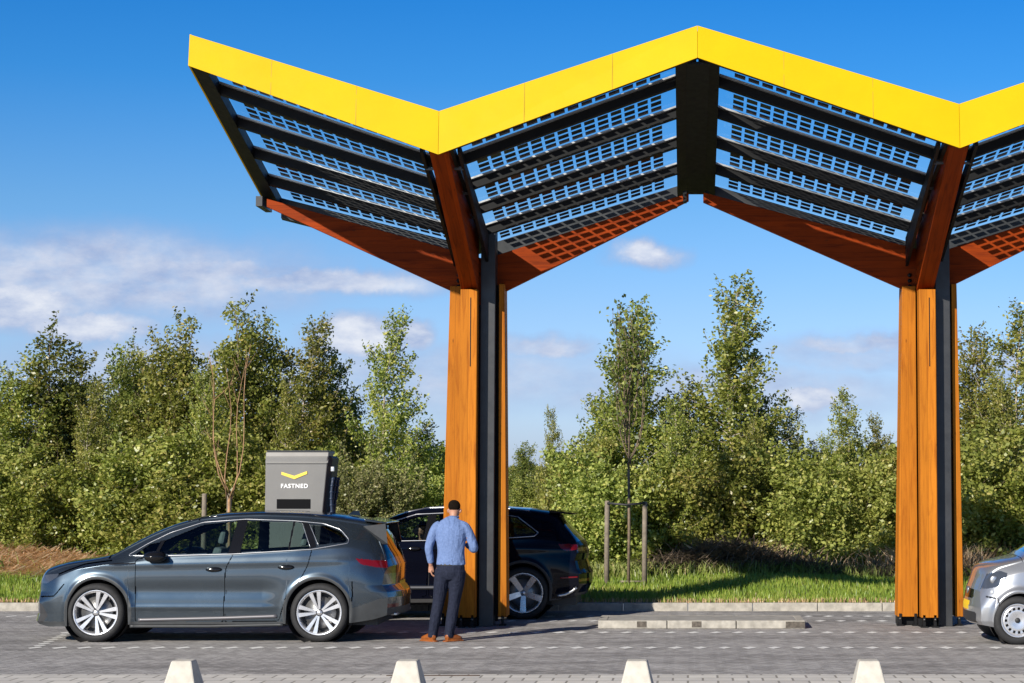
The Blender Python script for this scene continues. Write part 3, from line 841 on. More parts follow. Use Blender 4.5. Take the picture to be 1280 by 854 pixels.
    def strip(s, name, pts, rad, mat, sg=-1, closed=False, out=.006, parent=None, n=6, flat=1.0, step=.04):
        P = []
        pp = list(pts)+([pts[0]] if closed else [])
        for a, b in zip(pp[:-1], pp[1:]):
            k = max(1, int(math.hypot(b[0]-a[0], b[1]-a[1])/step))
            for q in range(k): P.append((a[0]+(b[0]-a[0])*q/k, a[1]+(b[1]-a[1])*q/k))
        P.append(pp[-1])
        mb = MB(); mb.tube([s.sidept(x, z, sg, out) for x, z in P], rad, n)
        return mb.build(name, mat, parent or s.root)
def wheel(root, x, y, R0, rim_r, width, style, out_sign, ang=0.0):
    """out_sign -1: outer side towards -y"""
    e = bpy.data.objects.new('wheel', None); COL.objects.link(e); e.parent = root; e.location = (x, y, R0)
    o = out_sign; W = width
    mb = MB()
    prof = [(rim_r+.004, o*W*.40), (rim_r+.012, o*W*.5), (R0-.065, o*W*.53), (R0-.03, o*W*.50), (R0-.008, o*W*.40), (R0, o*W*.2), (R0, -o*W*.3), (R0-.03, -o*W*.5), (rim_r, -o*W*.45)]
    mb.lathe(prof, axis='y', n=56)
    # tread grooves
    mb.build('tyre', M['rubber'], e)
    mb = MB()
    mb.lathe([(rim_r+.004, o*W*.44), (rim_r-.008, o*W*.45), (rim_r-.022, o*W*.38), (rim_r-.03, o*W*.1), (rim_r-.03, -o*W*.4)], axis='y', n=56)
    if style == 'double5':
        for k in range(5):
            for sgn in (-1, 1):
                a = ang+2*PI*k/5+sgn*.22; a2 = ang+2*PI*k/5+sgn*.20
                r0, r1 = .045, rim_r-.012
                d0 = Vector((math.cos(a), 0, math.sin(a))); d1 = Vector((math.cos(a2), 0, math.sin(a2)))
                t0 = Vector((-math.sin(a), 0, math.cos(a))); t1 = Vector((-math.sin(a2), 0, math.cos(a2)))
                h0, h1 = .011, .027
                f0, f1 = o*W*.36, o*W*.42
                q = lambda d, t, r, h, f: [d*r-t*h+Vector((0, f, 0)), d*r+t*h+Vector((0, f, 0))]
                A_ = q(d0, t0, r0, h0, f0); B_ = q(d1, t1, r1, h1, f1)
                A2 = q(d0, t0, r0, h0, f0-o*.03); B2 = q(d1, t1, r1, h1, f1-o*.035)
                mb.hexa([A2[0], A2[1], B2[1], B2[0], A_[0], A_[1], B_[1], B_[0]])
    elif style == 'star5':
        for k in range(5):
            a = ang+2*PI*k/5
            d0 = Vector((math.cos(a), 0, math.sin(a))); t0 = Vector((-math.sin(a), 0, math.cos(a)))
            r0, r1 = .04, rim_r-.012; h0, h1 = .035, .045
            q = lambda r, h, f: [d0*r-t0*h+Vector((0, f, 0)), d0*r+t0*h+Vector((0, f, 0))]
            A_ = q(r0, h0, o*W*.30); B_ = q(r1, h1, o*W*.42); A2 = q(r0, h0, o*W*.30-o*.03); B2 = q(r1, h1, o*W*.42-o*.035)
            mb.hexa([A2[0], A2[1], B2[1], B2[0], A_[0], A_[1], B_[1], B_[0]])
    else:   # steel cover with slots
        n = 15
        mb.lathe([(rim_r-.02, o*W*.36), (rim_r*.80, o*W*.40)], axis='y', n=48)
        for k in range(n):
            a = 2*PI*k/n
            for b in (0, 1):
                pass
            d0 = Vector((math.cos(a), 0, math.sin(a))); t0 = Vector((-math.sin(a), 0, math.cos(a)))
            q = lambda r, h, f: [d0*r-t0*h+Vector((0, f, 0)), d0*r+t0*h+Vector((0, f, 0))]
            A_ = q(rim_r*.62, .012, o*W*.40); B_ = q(rim_r*.82, .018, o*W*.41); A2 = q(rim_r*.62, .012, o*W*.34); B2 = q(rim_r*.82, .018, o*W*.34)
            mb.hexa([A2[0], A2[1], B2[1], B2[0], A_[0], A_[1], B_[1], B_[0]])
        mb.lathe([(rim_r*.64, o*W*.40), (rim_r*.52, o*W*.42), (rim_r*.30, o*W*.34), (0, o*W*.34)], axis='y', n=40)
    mb.build('rim', M['rim'], e)
    mb = MB(); mb.lathe([(0, o*W*.40), (.028, o*W*.40), (.034, o*W*.36), (.034, o*W*.28)] if style != 'steel' else [(0, o*W*.42), (.03, o*W*.42), (.034, o*W*.33)], axis='y', n=20)
    h = mb.build('hub_cap', M['rim'] if style != 'steel' else M['black_plastic'], e)
    mb = MB(); mb.lathe([(0, o*W*.1), (rim_r*.72, o*W*.1), (rim_r*.72, o*W*.04), (0, o*W*.04)], axis='y', n=40); mb.build('brake_disc', M['brake'], e)
    mb = MB(); mb.lathe([(0, -o*W*.1), (rim_r-.03, -o*W*.1)], axis='y', n=30); mb.build('wheel_back', M['black_plastic'], e)
    return e
def seat(root, x, y, z, h=.62, wdt=.5, mat=None):
    mb = MB()
    mb.box((x+.02, y, z+.1), (.52, wdt, .16)); mb.box((x+.30, y, z+.1+h/2), (.14, wdt, h), (0, R(14), 0), taper=(.8, .8))
    mb.box((x+.40, y, z+.22+h), (.09, wdt*.5, .18), (0, R(12), 0), taper=(.8, .8))
    return mb.build('seat', mat or M['seat'], root, bevel=.04)
def build_car(P, loc, label, cat='car', group=None, rz=0, name='parked_car'):
    root = empty(name, loc, label, cat, group, rz)
    c = Car(P, loc, root)
    cx, cy, cz, rr = c.faces()
    A, B, C = c.A, c.B, c.C
    sideR = rr < A+B; topR = ~sideR
    taken = np.zeros(cx.shape, bool)
    # side windows
    glass_parts = []
    for poly in P['windows']:
        pr = roundpoly(poly[1], poly[3] if len(poly) > 3 else .03)
        sel = sideR & inpoly(cx, cz, pr) & ~taken; taken |= sel
        for sg in (-1, 1):
            c.surf('side_window', sel, M[poly[2]], side=sg, off=.006)
            if poly[0] != 'q': pass
    # dark pillars / surround
    for poly in P.get('black', []):
        sel = sideR & inpoly(cx, cz, poly) & ~taken; taken |= sel
        for sg in (-1, 1): c.surf('pillar_trim', sel, M['black_gloss'], side=sg)
    # windscreen and rear window on the top rows
    (wa, wb), (ra, rb) = P['windscreen'], P['rearglass']
    edge = rr > A+B+P.get('ws_edge', 3)
    sel = edge & (cx > wa) & (cx < wb); taken |= sel; c.surf('windscreen', sel, M['glass_clear'])
    sel = edge & (cx > ra) & (cx < rb); taken |= sel; c.surf('rear_window', sel, M['glass_dark'])
    if 'roofglass' in P:
        a, b = P['roofglass']; sel = (rr > A+B+5) & (cx > a) & (cx < b); taken |= sel; c.surf('roof_panel', sel, M['black_gloss'])
    # lights
    for nm, poly, mat in P['lights']:
        sel = (rr < A+B+4) & inpoly(cx, cz, roundpoly(poly, .015)) & ~taken; taken |= sel
        for sg in (-1, 1): c.surf(nm, sel, M[mat], side=sg)
    # cladding: arches and sills
    arch = np.zeros(cx.shape, bool)
    for wx in P['wheels']: arch |= (np.hypot(cx-wx, cz-P['wr']) < P['arch']+P['clad'])
    sel = sideR & (arch | P['cladf'](cx, cz)) & ~taken; taken |= sel
    c.surf('cladding', sel, P['cladmat'])
    # doors: panel with a thin gap around
    gap = np.zeros(cx.shape, bool)
    for poly in P['doors']:
        pr = roundpoly(poly, .04)
        ins = sideR & inpoly(cx, cz, pr) & ~taken
        d = polydist(cx, cz, pr)
        g = ins & (d < .0105) & (cz < P['belt'](cx)+.03)
        if P['doors'].index(poly) > 0: g &= polydist(cx, cz, roundpoly(P['doors'][0], .04)) > .013
        gap |= g; sel = ins & ~g; taken |= ins
        for sg in (-1, 1):
            dr = c.surf('door', sel, P['paint'], side=sg)
            hx, hz = P['handles'][P['doors'].index(poly)]
            mb = MB(); p = c.sidept(hx, hz, sg, .012)
            mb.lathe([(0, -.012*1), (.055, -.008), (.075, 0), (.055, .012), (0, .016)] if sg > 0 else [(0, .012), (.055, .008), (.075, 0), (.055, -.012), (0, -.016)], (0, 0, 0), 'y', 24)
            mb.v = [(v[0]*1.35+p.x, v[1]+p.y, v[2]*.42+p.z) for v in mb.v]
            mb.build('door_handle', P.get('handlemat', M['black_gloss']), dr)
    # extra seams on the shell
    for pl in P.get('seams', []):
        g = sideR & (polydist(cx, cz, pl, False) < .0085) & ~taken; gap |= g; taken |= g
    for (x0, x1) in P.get('topseams', []):
        g = topR & (cx > x0) & (cx < x1) & ~taken; taken |= g; gap |= g
    c.surf('body', ~taken, P['paint'])
    # dark inner shell behind the gaps (not behind glass)
    inner = sideR & (cz < P['belt'](cx)-.01)
    c.surf('inner_shell', inner, M['black_plastic'], off=.03)
    c.cap(True, P['front'], ('bumper', P['paint']))
    c.cap(False, P['rear'], ('tailgate', P['paint']))
    # underside
    mb = MB(); mb.box((c.L/2, 0, .27), (c.L-.5, P['wmax']*2-.5, .14)); mb.build('underbody', M['black_plastic'], root)
    for wx in P['wheels']:
        for sg in (-1, 1):
            mb = MB(); mb.lathe([(P['arch']+.012, sg*(P['wmax']-P.get('hous', .05))), (P['arch']+.0, sg*(P['wmax']-.34)), (0, sg*(P['wmax']-.35))], (wx, 0, P['wr']+.01), 'y', 36); mb.build('wheel_housing', M['black_plastic'], root)
    for wx in P['wheels']:
        for sg in (-1, 1):
            wheel(root, wx, sg*(P['wmax']-P['tw']/2-P.get('inset', .035)), P['wr'], P['rim'], P['tw'], P['style'], sg, P.get('ang', {}).get(wx, .3))
    return root, c

# ---------- blue-grey estate SUV (near bay)
def q5(zx, zy): return (zx*.003891-.0343+.0, 1.8177-zy*.003891)
def clear_relief(X, Z):
    y = 0*X
    m = np.clip((X-1.15)/.25, 0, 1)*np.clip((3.2-X)/.25, 0, 1)
    y = y-.020*np.exp(-((Z-.64)/.10)**2)*m                    # hollow door flank
    y = y+.010*np.exp(-((Z-.43)/.035)**2)*m                   # lower ridge
    y = y+.010*np.exp(-((Z-(.93+.02*X))/.045)**2)*np.clip((X-.6)/.5, 0, 1)*np.clip((4.3-X)/.4, 0, 1)  # shoulder
    return y
teal = dict(L=4.60, wmax=.94, wheels=[.88, 3.655], wr=.365, arch=.405, tw=.235, rim=.275, style='double5', ang={.88: 1.25, 3.655: .55}, clad=.045, paint=M['paint_teal'],
    z4=[(0, .66), (.02, .80), (.08, .885), (.2, .94), (.45, 1.0), (.8, 1.045), (1.02, 1.09), (1.3, 1.26), (1.55, 1.385), (1.8, 1.48), (2.05, 1.55), (2.35, 1.60), (2.8, 1.622), (3.3, 1.612), (3.7, 1.585), (4.0, 1.545), (4.3, 1.50), (4.36, 1.42), (4.45, 1.24), (4.54, 1.06), (4.60, .95)],
    z3=[(0, .64), (.05, .78), (.15, .85), (.4, .925), (.8, .99), (1.02, 1.03), (1.2, 1.13), (1.5, 1.29), (1.8, 1.425), (2.1, 1.505), (2.5, 1.55), (2.9, 1.56), (3.4, 1.54), (3.8, 1.50), (4.1, 1.455), (4.27, 1.41), (4.34, 1.31), (4.45, 1.12), (4.54, .98), (4.60, .90)],
    z2=[(0, .58), (.1, .70), (.3, .80), (.6, .90), (1.0, .965), (1.8, 1.04), (2.6, 1.07), (3.5, 1.13), (4.05, 1.17), (4.25, 1.12), (4.45, .98), (4.60, .84)],
    w0=[(0, .80), (.3, .88), (.6, .90), (4.0, .90), (4.60, .80)], w1=[(0, .82), (.25, .90), (.6, .925), (4.0, .925), (4.35, .90), (4.60, .84)],
    w2=[(0, .76), (.25, .85), (.6, .90), (1.2, .905), (3.4, .90), (3.9, .87), (4.3, .82), (4.60, .80)],
    w3=[(0, .70), (.2, .74), (.5, .78), (1.0, .80), (1.2, .76), (1.6, .70), (2.1, .64), (3.4, .62), (4.0, .60), (4.27, .58), (4.35, .62), (4.5, .70), (4.60, .74)],
    zb=[(0, .22), (.15, .19), (.5, .2), (1.2, .22), (3.3, .23), (4.1, .24), (4.4, .28), (4.60, .33)],
    nose_sweep=.24, nose_prof=[(.15, .06), (.25, -.03), (.35, .0), (.5, -.01), (.62, .02), (.75, .0), (.9, .0)], tail_sweep=.20, tail_prof=[(.25, .0), (.35, -.03), (.55, -.05), (.62, -.035), (.70, .03), (.95, .02), (1.1, .0)],
    relief=clear_relief, belt=lambda x: np.interp(x, [.9, 1.8, 2.6, 3.58, 4.1], [1.02, 1.075, 1.10, 1.135, 1.18]),
    windows=[('a', [q5(352, 190), q5(398, 156), q5(432, 150), q5(418, 188)], 'glass_clear', .01),
             ('f', [q5(428, 188), q5(445, 145), q5(560, 96), q5(672, 84), q5(656, 184)], 'glass_clear', .02),
             ('r', [q5(694, 182), q5(706, 83), q5(852, 86), q5(847, 174)], 'glass_clear', .015),
             ('r2', [q5(852, 174), q5(858, 87), q5(884, 91), q5(918, 164), q5(912, 170)], 'glass_clear', .012),
             ('q', [q5(940, 158), q5(906, 96), q5(958, 98), q5(1006, 116), q5(1034, 140), q5(1032, 150)], 'glass_dark', .02)],
    black=[[q5(652, 186), q5(668, 80), q5(710, 79), q5(698, 186)], [q5(846, 176), q5(851, 84), q5(860, 84), q5(853, 176)],
           [q5(912, 172), q5(880, 86), q5(908, 92), q5(938, 164)], [q5(416, 190), q5(430, 146), q5(447, 142), q5(430, 190)]],
    windscreen=(1.06, 2.08), rearglass=(4.36, 4.55), roofglass=(2.25, 3.9),
    lights=[('headlight', [(-.05, .80), (-.05, .735), (.12, .72), (.30, .80), (.33, .845), (.15, .83)], 'lamp_glass'),
            ('air_intake', [(-.05, .24), (.10, .24), (.16, .33), (.04, .47), (-.05, .5)], 'black_plastic'),
            ('tail_light', [(4.13, 1.035), (4.22, .96), (4.42, .93), (4.7, .90), (4.7, 1.0), (4.42, 1.01)], 'red_lens'),
            ('vent_grille', [(1.02, .955), (1.1, .98), (1.36, .985), (1.36, .965), (1.15, .945)], 'black_gloss')],
    cladf=lambda x, z: (z < .255) | ((x > 4.03) & (z < .40+.14*np.clip((x-4.03)/.45, 0, 1))) , cladmat=M['grey_plastic'],
    doors=[[q5(358, 204), q5(418, 190), q5(437, 142), q5(560, 88), q5(690, 79), q5(672, 190), q5(650, 235), q5(645, 404), q5(362, 406)],
           [q5(651, 235), q5(673, 188), q5(693, 79), q5(905, 88), q5(925, 175), q5(915, 220), q5(890, 270), q5(845, 322), q5(822, 400), q5(646, 404)]],
    handles=[q5(612, 236), q5(843, 229)],
    seams=[[(4.02, .40), (4.09, .52), (4.11, .75)], [(.02, .56), (.25, .57), (.42, .72)], [(.33, .84), (.7, .965), (1.05, 1.01)]],
    topseams=[(1.0, 1.02), (2.09, 2.105), (4.33, 4.345)],
    front=[('grille', M['black_gloss'], lambda y, z: .50 < z < .72 and abs(y) < .55), ('air_intake', M['black_plastic'], lambda y, z: .22 < z < .36 and abs(y) < .6),
           ('headlight_strip', M['white_lens'], lambda y, z: .72 < z < .79 and abs(y) > .5)],
    rear=[('tail_light_bar', M['red_lens'], lambda y, z: .84 < z < .93 and abs(y) > .35), ('reflector', M['red_lens'], lambda y, z: .42 < z < .47 and abs(y) > .55),
          ('rear_bumper', M['grey_plastic'], lambda y, z: z < .42), ('number_plate', M['plate_yellow'], lambda y, z: .62 < z < .73 and abs(y) < .26)])
TX = (121.8-860)/100.4-.88; TY = 25.93+.94
car1, c1 = build_car(teal, (TX, TY, 0), 'blue-grey metallic estate car with silver double-spoke wheels in the nearest bay', group=None)
for sg in (-1, 1):
    # bright line around the side glass
    dlo = [q5(330, 192), q5(392, 154), q5(460, 120), q5(562, 87), q5(700, 77), q5(852, 82), q5(950, 91), q5(1008, 110), q5(1042, 142), q5(1040, 153), q5(925, 172), q5(670, 187), q5(430, 193)]
    c1.strip('window_trim', roundpoly(dlo, .04), .0065, M['chrome'], sg, closed=True)
    c1.strip('pillar_line', [q5(918, 166), q5(882, 90)], .005, M['chrome'], sg); c1.strip('pillar_line', [q5(944, 160), q5(906, 94)], .005, M['chrome'], sg)
    c1.strip('lower_trim', [q5(372, 396), q5(640, 390), q5(815, 384)], .026, simple('satin_trim', (.17, .165, .175), .4, metal=.5), sg, out=-.008)
    c1.strip('sill', [q5(345, 416), q5(600, 416), q5(835, 411)], .022, M['grey_plastic'], sg, out=-.005)
    c1.strip('roof_rail', [(1.95, 1.49), (2.2, 1.545), (2.6, 1.575), (3.0, 1.585), (3.5, 1.565), (3.95, 1.50), (4.1, 1.465)], .014, M['black_gloss'], sg, out=-.02)
    # mirror
    p = c1.sidept(1.62, 1.06, sg, .13)
    mb = MB(); mb.lathe([(0, -.11), (.05, -.10), (.085, -.03), (.09, .05), (.07, .1), (0, .115)], axis='y', n=24)
    mb.v = [(p.x+v[0]*1.45-.02*v[1]*0+(.02 if v[0] > 0 else 0), p.y+v[1], p.z+v[2]*.78) for v in mb.v]
    mr = mb.build('mirror', M['black_gloss'], car1)
    mb = MB(); a = c1.sidept(1.62, 1.03, sg, -.01); mb.tube([a, (p.x-.02, p.y, p.z-.03)], [.03, .025], 8); mb.build('mirror_foot', M['black_plastic'], mr)
# spoiler and side blade
mb = MB(); mb.hexa([(4.16, -.60, 1.49), (4.44, -.56, 1.455), (4.44, .56, 1.455), (4.16, .60, 1.49), (4.16, -.60, 1.525), (4.44, -.56, 1.475), (4.44, .56, 1.475), (4.16, .60, 1.525)])
mb.build('spoiler', M['paint_teal'], car1, bevel=.01)
for sg in (-1, 1):
    mb = MB(); mb.hexa([(4.15, sg*.60, 1.42), (4.40, sg*.66, 1.20), (4.46, sg*.62, 1.20), (4.42, sg*.55, 1.44), (4.15, sg*.62, 1.43), (4.40, sg*.68, 1.21), (4.46, sg*.64, 1.21), (4.42, sg*.57, 1.46)])
    mb.build('spoiler_blade', M['grey_plastic'], car1)
mb = MB(); mb.hexa([(3.86, -.012, 1.57), (4.02, -.012, 1.55), (4.02, .012, 1.55), (3.86, .012, 1.57), (3.93, -.004, 1.615), (4.0, -.004, 1.615), (4.0, .004, 1.615), (3.93, .004, 1.615)])
mb.build('roof_antenna', M['black_gloss'], car1)
for (x, y) in ((1.95, -.4), (1.95, .4)): seat(car1, x, y, .45)
seat(car1, 2.95, 0, .48, .56, 1.25)
mb = MB(); mb.box((1.42, 0, .86), (.5, 1.45, .22)); mb.box((2.6, 0, .42), (2.8, 1.5, .1)); mb.box((4.1, 0, .75), (.5, 1.4, .5)); mb.build('dashboard', M['interior'], car1, bevel=.04)
mb = MB(); pts = [(1.72+.05*math.sin(a)*.5, -.38+.18*math.cos(a), .98+.17*math.sin(a)) for a in np.linspace(0, 2*PI, 25)]
mb.tube(pts, .014, 8, cap=False); mb.build('steering_wheel', M['black_plastic'], car1)
mb = MB(); p = at(509, 760, 26.4); 
mb.box((4.55, 0, .335), (.08, 1.3, .03)); mb.build('bumper_trim', M['chrome'], car1, bevel=.008)

# ---------- black SUV (far bay)
def a6(px, py, s=85.8, x0=None): return ((px-860)/s+5.320+.90, CAMH-(py-604)/s)
def black_relief(X, Z):
    m = np.clip((X-1.2)/.3, 0, 1)*np.clip((3.4-X)/.3, 0, 1)
    return -.020*np.exp(-((Z-.66)/.12)**2)*m+.014*np.exp(-((Z-.45)/.04)**2)*m+.012*np.exp(-((Z-1.02)/.05)**2)*np.clip((X-.5)/.4, 0, 1)
blk = dict(L=4.84, wmax=.965, wheels=[.90, 3.83], wr=.38, arch=.425, tw=.255, rim=.285, style='star5', ang={.9: .4, 3.83: .94}, clad=.05, paint=M['paint_black'],
    z4=[(0, .70), (.02, .88), (.1, .96), (.4, 1.04), (.9, 1.10), (1.15, 1.14), (1.5, 1.32), (1.8, 1.47), (2.1, 1.575), (2.4, 1.62), (2.8, 1.635), (3.4, 1.628), (3.9, 1.60), (4.3, 1.545), (4.38, 1.50), (4.5, 1.36), (4.66, 1.22), (4.78, 1.12), (4.84, 1.07)],
    z3=[(0, .66), (.05, .82), (.2, .92), (.5, .99), (.9, 1.04), (1.15, 1.08), (1.4, 1.22), (1.7, 1.37), (2.0, 1.49), (2.3, 1.55), (2.8, 1.575), (3.4, 1.565), (3.9, 1.53), (4.25, 1.47), (4.36, 1.40), (4.5, 1.26), (4.66, 1.15), (4.78, 1.08), (4.84, 1.03)],
    z2=[(0, .60), (.1, .75), (.4, .88), (.9, .97), (1.4, 1.04), (2.2, 1.10), (3.2, 1.13), (4.0, 1.16), (4.4, 1.12), (4.66, 1.06), (4.84, .98)],
    w0=[(0, .84), (.3, .91), (.6, .93), (4.2, .93), (4.84, .84)], w1=[(0, .86), (.25, .93), (.6, .95), (4.2, .95), (4.84, .88)],
    w2=[(0, .80), (.3, .88), (.6, .92), (3.6, .92), (4.2, .88), (4.84, .82)],
    w3=[(0, .74), (.3, .80), (1.0, .84), (1.2, .80), (1.6, .73), (2.1, .67), (3.4, .65), (4.2, .62), (4.36, .64), (4.6, .72), (4.84, .76)],
    zb=[(0, .24), (.4, .22), (1.2, .24), (3.4, .25), (4.3, .27), (4.6, .31), (4.84, .34)],
    nose_sweep=.26, nose_prof=[(.2, .03), (.3, -.02), (.6, -.02), (.8, .0), (1, .02)], tail_sweep=.20, tail_prof=[(.25, .19), (.36, .12), (.5, .05), (.66, .045), (.72, .08), (.85, .12), (.95, .10), (1.05, .13)],
    relief=black_relief, belt=lambda x: np.interp(x, [.9, 1.8, 3, 4.1], [1.06, 1.12, 1.15, 1.19]),
    windows=[('f', [(1.52, 1.135), (1.62, 1.24), (1.95, 1.40), (2.20, 1.475), (2.42, 1.50), (2.38, 1.15)], 'glass_clear', .03),
             ('r', [(2.52, 1.152), (2.54, 1.505), (3.0, 1.51), (3.38, 1.49), (3.48, 1.175)], 'glass_dark', .02),
             ('q', [(3.56, 1.19), (3.50, 1.485), (3.72, 1.45), (4.02, 1.24), (3.98, 1.21)], 'glass_dark', .03)],
    black=[[(2.37, 1.14), (2.41, 1.51), (2.56, 1.51), (2.53, 1.14)]],
    windscreen=(1.2, 2.15), rearglass=(4.40, 4.76), roofglass=(2.5, 3.9),
    lights=[('headlight', [(-.05, .88), (-.05, .76), (.25, .78), (.42, .90), (.3, .93)], 'white_lens'),
            ('tail_light', [(4.40, 1.085), (4.46, 1.02), (4.55, .985), (4.9, 1.01), (4.9, 1.07), (4.6, 1.09)], 'red_lens')],
    cladf=lambda x, z: (z < .30), cladmat=M['black_plastic'],
    doors=[[(1.28, 1.02), (1.46, 1.12), (1.6, 1.24), (2.2, 1.50), (2.47, 1.53), (2.45, 1.14), (2.44, .33), (1.36, .33)],
           [(2.46, .33), (2.475, 1.14), (2.49, 1.53), (3.42, 1.53), (3.5, 1.15), (3.42, .85), (3.35, .60), (3.25, .33)]],
    handles=[(2.25, 1.02), (3.28, 1.05)], handlemat=M['black_gloss'],
    front=[('grille', M['black_gloss'], lambda y, z: .40 < z < .80 and abs(y) < .5)],
    rear=[('tail_light_bar', M['red_lens'], lambda y, z: .98 < z < 1.03), ('reflector', M['red_lens'], lambda y, z: .54 < z < .585 and abs(y) > .45),
          ('diffuser', M['black_plastic'], lambda y, z: z < .38), ('number_plate', M['plate_yellow'], lambda y, z: .74 < z < .85 and abs(y) < .26)])
AX = (655-860)/85.8-3.83; AY = 30.26+.965
car2, c2 = build_car(blk, (AX, AY, 0), 'black metallic SUV with star-spoke wheels behind the left timber column')
for sg in (-1, 1):
    c2.strip('window_trim', [(1.44, 1.12), (1.6, 1.255), (1.95, 1.425), (2.25, 1.515), (2.8, 1.54), (3.4, 1.53), (3.74, 1.475), (4.06, 1.25)], .009, M['chrome'], sg)
    c2.strip('window_trim', [(1.44, 1.12), (2.4, 1.138), (3.5, 1.168), (4.0, 1.20), (4.06, 1.25)], .009, M['chrome'], sg)
    c2.strip('roof_rail', [(2.05, 1.535), (2.4, 1.605), (2.9, 1.62), (3.4, 1.615), (3.9, 1.56)], .016, M['chrome'], sg, out=-.02)
    c2.strip('door_trim', [(1.4, .46), (2.4, .46), (3.3, .47)], .030, simple('dark_satin', (.10, .105, .12), .35, metal=.5), sg, out=-.01)
    c2.strip('bumper_trim', [(4.40, .34), (4.55, .36), (4.70, .41), (4.80, .46)], .022, M['chrome'], sg, out=.0)
    c2.strip('bumper_reflector', [(4.42, .60), (4.60, .605), (4.80, .61)], .014, M['red_lens'], sg, out=-.004)
    p = c2.sidept(1.72, 1.10, sg, .13); mb = MB(); mb.lathe([(0, -.11), (.05, -.10), (.085, -.03), (.09, .05), (.07, .1), (0, .115)], axis='y', n=20)
    mb.v = [(p.x+v[0]*1.3, p.y+v[1], p.z+v[2]*.8) for v in mb.v]; mb.build('mirror', M['black_gloss'], car2)
mb = MB(); mb.hexa([(4.18, -.60, 1.54), (4.56, -.54, 1.505), (4.56, .54, 1.505), (4.18, .60, 1.54), (4.18, -.60, 1.575), (4.56, -.54, 1.527), (4.56, .54, 1.527), (4.18, .60, 1.575)])
mb.build('spoiler', M['paint_black'], car2, bevel=.01)
for y in (-.4, .4): seat(car2, 2.15, y, .50, mat=M['interior'])
seat(car2, 3.15, 0, .52, .55, 1.25, M['interior'])
mb = MB(); mb.box((1.55, 0, .92), (.5, 1.5, .2)); mb.box((2.8, 0, .45), (2.9, 1.5, .1)); mb.build('dashboard', M['interior'], car2, bevel=.04)

# ---------- small silver city car at the right edge
slv = dict(L=2.70, wmax=.83, wheels=[.505, 2.375], wr=.295, arch=.322, tw=.185, rim=.20, inset=.008, hous=.14, style='steel', clad=.0, paint=M['paint_silver'],
    z4=[(0, .66), (.02, .84), (.06, .92), (.2, .99), (.45, 1.045), (.58, 1.07), (.8, 1.21), (1.05, 1.38), (1.3, 1.50), (1.6, 1.55), (2.1, 1.55), (2.45, 1.49), (2.5, 1.42), (2.6, 1.15), (2.66, .98), (2.70, .93)],
    z3=[(0, .62), (.03, .74), (.08, .82), (.25, .92), (.5, .985), (.62, 1.02), (.85, 1.14), (1.1, 1.30), (1.35, 1.43), (1.6, 1.48), (2.1, 1.48), (2.4, 1.43), (2.5, 1.33), (2.6, 1.08), (2.70, .86)],
    z2=[(0, .52), (.05, .64), (.2, .78), (.5, .87), (1.0, .92), (1.6, .96), (2.2, 1.02), (2.5, 1.0), (2.70, .80)],
    w0=[(0, .68), (.2, .76), (.4, .79), (2.4, .80), (2.70, .70)], w1=[(0, .71), (.2, .79), (.4, .815), (2.4, .82), (2.70, .74)],
    w2=[(0, .66), (.15, .73), (.4, .78), (1.0, .79), (2.2, .77), (2.70, .68)], w3=[(0, .60), (.15, .65), (.5, .70), (.7, .69), (1.1, .62), (1.5, .56), (2.3, .54), (2.5, .56), (2.70, .60)],
    zb=[(0, .23), (.2, .20), (1.2, .20), (2.4, .22), (2.70, .26)], sw=.035,
    nose_len=.28, nose_sweep=.15, nose_prof=[(.18, .06), (.28, -.03), (.45, -.03), (.6, .0), (.8, .04)], tail_sweep=.16, tail_prof=[(.2, .04), (.4, -.02), (.8, 0)],
    relief=lambda X, Z: -.015*np.exp(-((Z-.5)/.12)**2)*np.clip((X-.9)/.1, 0, 1)*np.clip((2.0-X)/.1, 0, 1), flare=.035,
    belt=lambda x: np.interp(x, [.5, 1, 2.5], [.90, .96, 1.06]),
    windows=[('f', [(.86, 1.0), (.98, 1.16), (1.22, 1.33), (1.45, 1.41), (1.9, 1.42), (1.86, 1.02)], 'glass_clear', .03), ('q', [(1.98, 1.05), (2.0, 1.40), (2.25, 1.37), (2.36, 1.12)], 'glass_dark', .03)],
    black=[], windscreen=(.66, 1.28), rearglass=(2.50, 2.62),
    lights=[('headlight', [(-.1, .71), (.03, .67), (.20, .70), (.33, .80), (.35, .87), (.26, .895), (.06, .85)], 'lamp_glass'), ('tail_light', [(2.5, .9), (2.5, .75), (2.8, .75), (2.8, .88)], 'red_lens')],
    cladf=lambda x, z: (z < .24) & (x > .85) & (x < 2.1), cladmat=M['black_plastic'],
    doors=[[(.84, .90), (.84, 1.0), (1.0, 1.19), (1.3, 1.39), (1.5, 1.45), (1.95, 1.45), (1.92, .95), (1.98, .6), (1.85, .28), (.92, .28)]], handles=[(1.75, .86)],
    seams=[[(.06, .58), (.2, .56), (.24, .44)]], topseams=[(.56, .575)],
    front=[('grille', M['black_gloss'], lambda y, z: .545 < z < .745 and abs(y) < .40), ('number_plate', M['plate_yellow'], lambda y, z: .40 < z < .51 and abs(y) < .26),
           ('air_intake', M['black_plastic'], lambda y, z: .25 < z < .385 and abs(y) < .55), ('headlight', M['white_lens'], lambda y, z: False)],
    rear=[('number_plate', M['plate_yellow'], lambda y, z: .50 < z < .61 and abs(y) < .26)])
SX = (1270-860)/101.8-.505; SY = 25.55+.83
car3, c3 = build_car(slv, (SX, SY, 0), 'small silver city car with a yellow number plate at the right edge')
